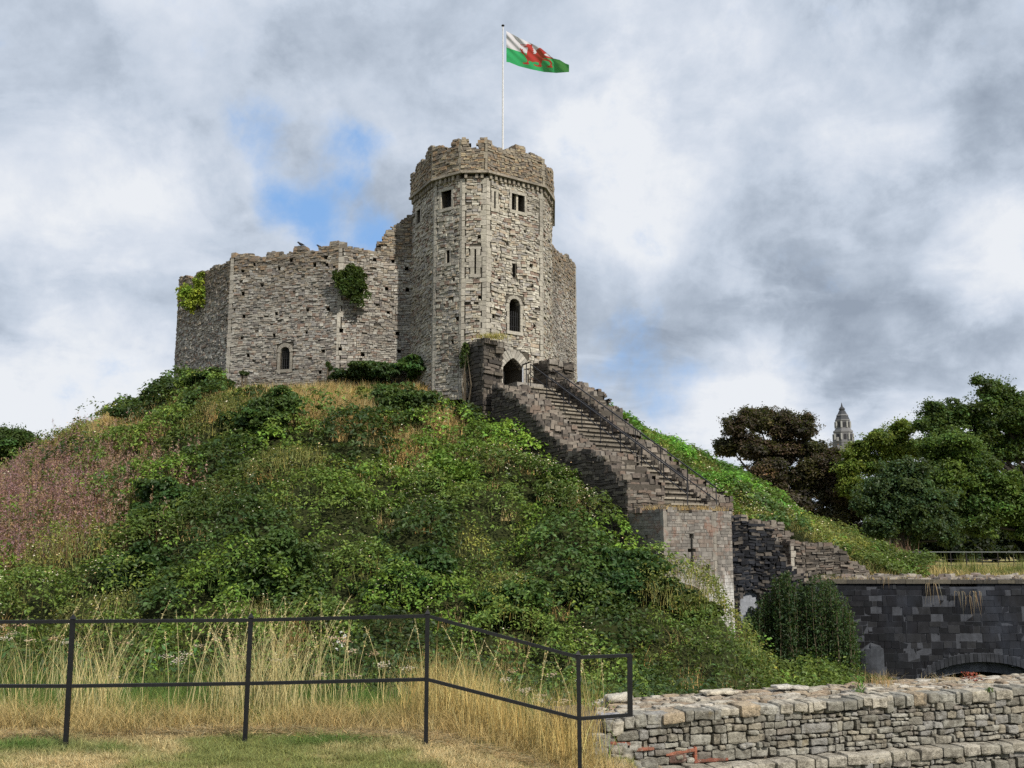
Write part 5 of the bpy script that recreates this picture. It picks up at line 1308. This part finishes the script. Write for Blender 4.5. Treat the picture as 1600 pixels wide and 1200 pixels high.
    # hemp-agrimony and hogweed heads behind the fence
    mb = MB(); sp = [(a+R.uniform(-12, 12), b+R.uniform(-12, 12)) for a, b in [(10, 985), (28, 995), (55, 1010), (88, 1012), (100, 1020), (205, 1005), (265, 1020), (275, 1045), (285, 1030), (300, 1020), (340, 1000), (375, 1008), (310, 1018), (368, 1020), (440, 1035), (560, 1005), (575, 1020), (600, 1030), (520, 1065), (545, 1055), (500, 1050), (170, 1048), (190, 1050), (120, 1048), (800, 1060), (815, 1075), (830, 1070), (845, 1085), (860, 1065), (850, 1078), (870, 1088), (888, 1090), (790, 1050), (610, 1040), (630, 1048), (93, 990), (35, 975), (5, 1000), (540, 1002), (530, 990), (535, 1000), (528, 1012)]]
    for a, b in sp:
        Y = R.uniform(10.3, 11.6); p = at_y(a, b, Y); g0 = float(H(p[0], Y)); mb.tube([(p[0]+R.uniform(-.05, .05), Y, g0), (p[0], Y, (g0+p[2])/2), p], [.004, .004, .003], (.14, .15, .05), 5, cap=False)
        k = 26; q = p+rng.normal(0, 1, (k, 3))*(.04, .04, .012); leaves(mb, q, rdir(k)*.4+(0, -.3, 1), .02, .018, tintn(R.choice([(.36, .28, .2), (.42, .37, .29), (.34, .22, .14)]), k, .15, .04))
        k = 14; zz_ = rng.uniform(.2, .9, k); q = np.stack([p[0]+rng.normal(0, .05, k), Y+rng.normal(0, .05, k), g0+(p[2]-g0)*zz_], 1); leaves(mb, q, rdir(k)+(0, 0, .6), .09, .028, tintn((.05, .09, .025), k, .25))
    for a, b in [(532, 988), (537, 996), (529, 1002), (534, 1008), (526, 1014), (539, 992)]:
        p = at_y(a, b, 11.2); k = 5; leaves(mb, p+rng.normal(0, .008, (k, 3)), np.tile((0, -.7, .7), (k, 1))+rdir(k)*.2, .022, .018, (.55, .55, .5))
    tag(mb.build('fence_wildflowers', M_dry), kind='stuff', label='cream and buff flower heads in the tall grass behind the fence', cat='flowers')
    # weedy greenery filling the bank behind
    mb = MB(); n = 2600; x = rng.uniform(-8, 2.6, n); y = 11.6+rng.random(n)*6.5+.3*np.maximum(x, 0); z = H(x, y); per = 16; R_ = rng.uniform(.15, .35, n); d = rdir(n*per); d[:, 2] = abs(d[:, 2])
    hgt_ = rng.uniform(.1, .5, n)*np.where(x > .8, .35, 1); P = np.repeat(np.stack([x, y, z+hgt_], 1), per, 0)+d*np.repeat(R_, per)[:, None]; leaves(mb, P, d*.6+(0, 0, .5)+rdir(n*per)*.5, rng.uniform(.05, .1, n*per), rng.uniform(.025, .05, n*per), tintn(np.repeat(tintn((.05, .09, .02), n, .35, .12), per, 0), n*per, .2))
    n = 5200; x = rng.uniform(3, 24, n); y = rng.uniform(17, 41, n); ok = (x > .34*y); x, y = x[ok], y[ok]; n = len(x); per = 12; d = rdir(n*per); d[:, 2] = abs(d[:, 2])
    P = np.repeat(np.stack([x, y, H(x, y)], 1), per, 0)+d*np.repeat(rng.uniform(.15, .3, n), per)[:, None]*(1, 1, .5); leaves(mb, P, d*.5+(0, 0, .6)+rdir(n*per)*.5, .13, .07, tintn(np.repeat(tintn((.05, .085, .02), n, .3, .1), per, 0), n*per, .2))
    tag(mb.build('bank_weeds', M_leaf), kind='stuff', label='low green weeds on the ditch bank behind the tall grass', cat='plants')
tall()
def weed(label, px, py, d, cols, n, h, w_, lf, kind='plant', spread=.03):
    u, _ = nf.px(px, py); u = u-d*.05; b = np.array(nf.P(u, d, topn(u)+.02)); mb = MB()
    bb = b+np.concatenate([rng.normal(0, spread, (n, 2)), np.zeros((n, 1))], 1); blades(mb, bb, rng.uniform(h*.5, h, n), w_, rng.uniform(.1, 1.2, n), tintn(cols, n, .2), 3)
    if lf: P = b+np.stack([rng.normal(0, spread, lf), rng.normal(0, spread, lf), rng.uniform(0, h, lf)], 1); leaves(mb, P, rdir(lf)+(0, -.3, .5), .03, .018, tintn(cols, lf, .2))
    tag(mb.build('wall_weed', M_leaf if lf else M_dry), label, kind)
weed('small upright bright green weed growing on top of the near wall', 1380, 1065, -.4, (.10, .20, .03), 6, .17, .012, 90)
weed('dry straw tuft on top of the near wall, right of the green weed', 1450, 1062, -.8, (.42, .30, .14), 150, .22, .004, 0, spread=.09)
weed('thin straw tuft on the near wall close to the right edge', 1548, 1055, -.8, (.42, .32, .16), 70, .14, .004, 0, spread=.1)
weed('small reddish weed on top of the near wall at the right edge', 1592, 1056, -.75, (.30, .05, .035), 10, .09, .008, 90, spread=.05)
weed('low green weed on the near wall inside the fence end panel', 963, 1092, -.7, (.12, .19, .04), 12, .09, .008, 120, spread=.09)
weed('small green weed rooted in the face of the near wall at the right', 1545, 1105, .02, (.10, .16, .04), 4, .05, .006, 40, spread=.02)

# ---------------------------------------------------------------- trees
def tree(name, label, Y, lobes, colr, L, dens, trunk_px=None, base=0.0, group=None, subn=16, depth=1.0, colr2=None, kvar=.26, upw=.5):
    ls = []
    for (px, py, r) in lobes:
        yy = Y+R.uniform(-.5, .5)*r/F*Y*depth; p = at_y(px, py, yy); rr = r/F*Y; ls.append((p, np.array((rr, rr*.95, rr*.82))))
    xs_ = [l[0][0] for l in ls]; tx = at_y(trunk_px, 860, Y)[0] if trunk_px else sum(xs_)/len(xs_)
    e = empty(name, (tx, Y, base), label, 'tree', group)
    mb = MB()
    for i, l in enumerate(ls): lobes_foliage(mb, [l], dens*2.3, L, colr2 if colr2 and i % 3 == 2 else colr, subn=subn+8, subr=.40, upw=upw, inner=.45, kvar=kvar)
    for c, r in ls:
        ns = 16; d = rdir(ns); d[:, 2] = d[:, 2]*.7+.25; k = 26; f = rng.uniform(.8, 1.36, (ns, k, 1)); P = c+d[:, None]*r*f+rng.normal(0, .16, (ns, k, 3)); P = P.reshape(-1, 3); m_ = len(P)
        leaves(mb, P, rdir(m_)+(0, 0, .6), rng.uniform(.6, 1.1, m_)*L*.8, L*.4, tintn(colr, m_, kvar))
    mb.build('crown', M_leaf, e)
    zmax = max(l[0][2] for l in ls); mb = MB(); H0 = base+(zmax-base)*.3; r0 = (zmax-base)*.022+.08
    mb.tube([(tx, Y, base-.5), (tx+.1, Y, base+(H0-base)*.6), (tx, Y, H0)], [r0*1.25, r0, r0*.85], (.04, .034, .026), 10)
    for l in ls[:]:
        t = l[0]; mid = np.array((tx, Y, H0))*.45+t*.55+(0, 0, -.1*l[1][0]); mb.tube([(tx, Y, H0-.3), mid, t], [r0*.6, r0*.35, r0*.1], (.035, .03, .024), 7, cap=False)
    mb.build('trunk', M_bark, e); return e
tree('copper_beech', 'dark purple-leaved beech tree with a feathery crown, right of the mound', 92,
     [(1302, 712, 16), (1150, 668, 24), (1185, 660, 28), (1218, 668, 30), (1255, 672, 24), (1140, 700, 24), (1175, 700, 34), (1225, 705, 40), (1270, 705, 26), (1295, 730, 26), (1200, 745, 40), (1260, 750, 42), (1310, 770, 32), (1240, 795, 36), (1290, 815, 38), (1330, 800, 30), (1330, 840, 34), (1300, 770, 36), (1275, 830, 36), (1310, 850, 36), (1350, 860, 30), (1200, 650, 16), (1262, 655, 12), (1165, 648, 12)],
     (.055, .038, .024), .27, 11, 1240, kvar=.38, colr2=(.048, .044, .02))
tree('lime_tree', 'light green tree with a loose crown, right of the distant spire', 88,
     [(1325, 738, 22), (1335, 765, 26), (1345, 705, 20), (1375, 690, 24), (1410, 675, 22), (1400, 705, 30), (1365, 725, 28), (1430, 700, 24), (1335, 730, 18), (1325, 712, 10)], (.13, .18, .025), .27, 13, 1385, kvar=.3)
tree('broadleaf_tree', 'tallest dark green tree at the right, its crown rising to a rounded point', 84,
     [(1550, 612, 28), (1575, 625, 26), (1465, 660, 30), (1500, 650, 34), (1540, 655, 38), (1590, 655, 36), (1460, 640, 16), (1610, 690, 44), (1575, 700, 40), (1530, 690, 34), (1620, 640, 30), (1480, 690, 30), (1525, 596, 8), (1440, 665, 14)], (.048, .088, .016), .27, 12, 1660, kvar=.34)
tree('broadleaf_tree', 'broad rounded mid-green tree whose branches sweep down over the field', 76,
     [(1500, 700, 34), (1470, 720, 36), (1520, 730, 40), (1480, 755, 42), (1545, 765, 40), (1500, 790, 46), (1560, 800, 38), (1590, 800, 34), (1530, 820, 30), (1580, 760, 30), (1445, 745, 26), (1600, 830, 24), (1455, 700, 22)], (.075, .13, .02), .27, 13, 1640, kvar=.34, colr2=(.05, .09, .018))
tree('broadleaf_tree', 'dense rounded grey-green tree low between the beech and the big trees', 72,
     [(1400, 745, 30), (1430, 740, 28), (1375, 765, 30), (1420, 775, 38), (1460, 785, 30), (1390, 800, 38), (1440, 815, 38), (1375, 830, 28), (1475, 820, 26), (1420, 840, 26), (1350, 790, 22), (1480, 845, 16)], (.04, .075, .026), .26, 14, 1410, kvar=.3)
tree('broadleaf_tree', 'very dark tree filling the right edge behind the big trees', 96,
     [(1600, 760, 50), (1640, 700, 50), (1560, 830, 50), (1610, 850, 50), (1500, 850, 46), (1640, 820, 60), (1350, 855, 34), (1450, 850, 40), (1400, 850, 40), (1550, 850, 40), (1580, 800, 50), (1300, 850, 40)], (.016, .030, .010), .4, 6, 1600)
tree('broadleaf_tree', 'dark rounded tree at the left edge beyond the mound', 90,
     [(10, 700, 34), (25, 690, 26), (45, 703, 30), (72, 708, 22), (90, 722, 18), (20, 735, 36), (60, 738, 30), (-20, 690, 34), (0, 765, 34), (-30, 730, 40), (85, 735, 14), (30, 685, 16)], (.045, .08, .016), .28, 12, 20)

# ---------------------------------------------------------------- distant spire
Ys = 300.0; sc0 = F/Ys
def zpy(py): return at_y(1317, py, Ys)[2]
sx = at_y(1316.5, 660, Ys)[0]; sp = empty('distant_spire', (sx, Ys, zpy(760)), 'pale baroque stone clock-tower spire rising far away between the trees', 'tower')
CS, CD = (.15, .15, .158), (.05, .053, .06)
def octa(mb, r0, r1, z0, z1, c, rot=.3, n=8):
    a = rot+np.arange(n)*2*math.pi/n; P0 = [(sx+r0*math.cos(t), Ys+r0*math.sin(t), z0) for t in a]; P1 = [(sx+r1*math.cos(t), Ys+r1*math.sin(t), z1) for t in a]
    mb.quads([(P0[i], P0[(i+1) % n], P1[(i+1) % n], P1[i]) for i in range(n)], c); mb.tris([(P1[i], P1[(i+1) % n], (sx, Ys, z1+.01)) for i in range(n)], c)
k_ = 300/1600
st_ = [(700, 692, 17.0, 17.0, 'base'), (692, 690, 17.6, 17.6, 'c'), (690, 676, 14.5, 14.5, 'belfry'), (676, 673, 15.4, 14.8, 'c'), (673, 670, 13.2, 12.2, 'c'), (670, 658, 10.8, 10.6, 'lantern'), (658, 656, 11.6, 11.4, 'c'), (656, 650, 11, 8.6, 'd'), (650, 648, 9.4, 8.4, 'c'), (648, 642, 7.6, 4.8, 'd'), (642, 639, 3.6, 5.0, 'd'), (639, 635, 4.8, 1.6, 'd'), (635, 629, 1.5, .25, 'f')]
body = MB(); dk = MB(); fin = MB()
body.box((sx-17*k_*.9, Ys-17*k_*.9, 0), (sx+17*k_*.9, Ys+17*k_*.9, zpy(697)), CS)
for y0, y1, r0, r1, kind in st_:
    octa(fin if kind == 'f' else dk if kind == 'd' else body, r0*k_, r1*k_, zpy(y0), zpy(y1), {'c': (.16, .16, .165), 'd': CD, 'f': CD}.get(kind, CS))
for (y0, y1, r, n, ww) in ((688, 678, 14.5, 8, 1.3), (669, 659, 10.7, 8, 1.0)):
    for i in range(n):
        t = .3+(i+.5)*2*math.pi/n; rr = r*k_*math.cos(math.pi/n); cxx, cyy = sx+rr*math.cos(t), Ys+rr*math.sin(t); tx_, ty_ = -math.sin(t), math.cos(t); ox, oy = math.cos(t)*.12, math.sin(t)*.12; hw = ww*k_*1.5
        fr_ = [(cxx+ox-tx_*hw, cyy+oy-ty_*hw), (cxx+ox+tx_*hw, cyy+oy+ty_*hw)]; w_ = MB()
        w_.quads([[(*fr_[0], zpy(y0-1)), (*fr_[1], zpy(y0-1)), (*fr_[1], zpy(y1+1)), (*fr_[0], zpy(y1+1))]], (.03, .03, .035)); w_.build('window', M_plain, sp)
        t2 = .3+i*2*math.pi/n; q = (sx+(r+.7)*k_*math.cos(t2), Ys+(r+.7)*k_*math.sin(t2)); body.box((q[0]-.2, q[1]-.2, zpy(y0)), (q[0]+.2, q[1]+.2, zpy(y1)), (.3, .3, .29))
for i in range(4):
    t = .3+math.pi/8+i*math.pi/2; octx = sx+16.5*k_*math.cos(t)*1.0; octy = Ys+16.5*k_*math.sin(t); body.box((octx-.35, octy-.35, zpy(690)), (octx+.35, octy+.35, zpy(684)), (.2, .2, .2)); 
body.build('shaft', M_plain, sp); dk.build('stepped_roof', M_plain, sp); fin.build('finial', M_plain, sp)

# ---------------------------------------------------------------- birds on the wall top
def bird(label, px, py, Y, s, face):
    mb = MB(); c = at_y(px, py, Y)
    prof = [(-.16, .0, .012), (-.10, .015, .03), (-.03, .03, .058), (.05, .06, .06), (.10, .10, .042), (.13, .135, .038), (.165, .14, .022), (.20, .13, .004)]
    mb.tube([c+np.array((face*x*s, 0, z*s)) for x, z, r in prof], [r*s for x, z, r in prof], (.018, .018, .02), 8)
    o = mb.build('bird', M_plain); tag(o, label, 'bird', 'jackdaws on the keep wall')
    lg = MB()
    for d in (-.02, .02): lg.tube([c+np.array((face*.02*s, d, 0)), c+np.array((face*.02*s, d, -.14*s))], .007, (.02, .02, .02), 5)
    lg.build('legs', M_plain, o)
bird('small black bird perched on the highest left hump of the keep wall', 470.5, 383, 50.2, 1.1, -1)
bird('small black bird perched lower beside the hump over the ivy corner', 500, 387, 50.0, 1.0, -1)
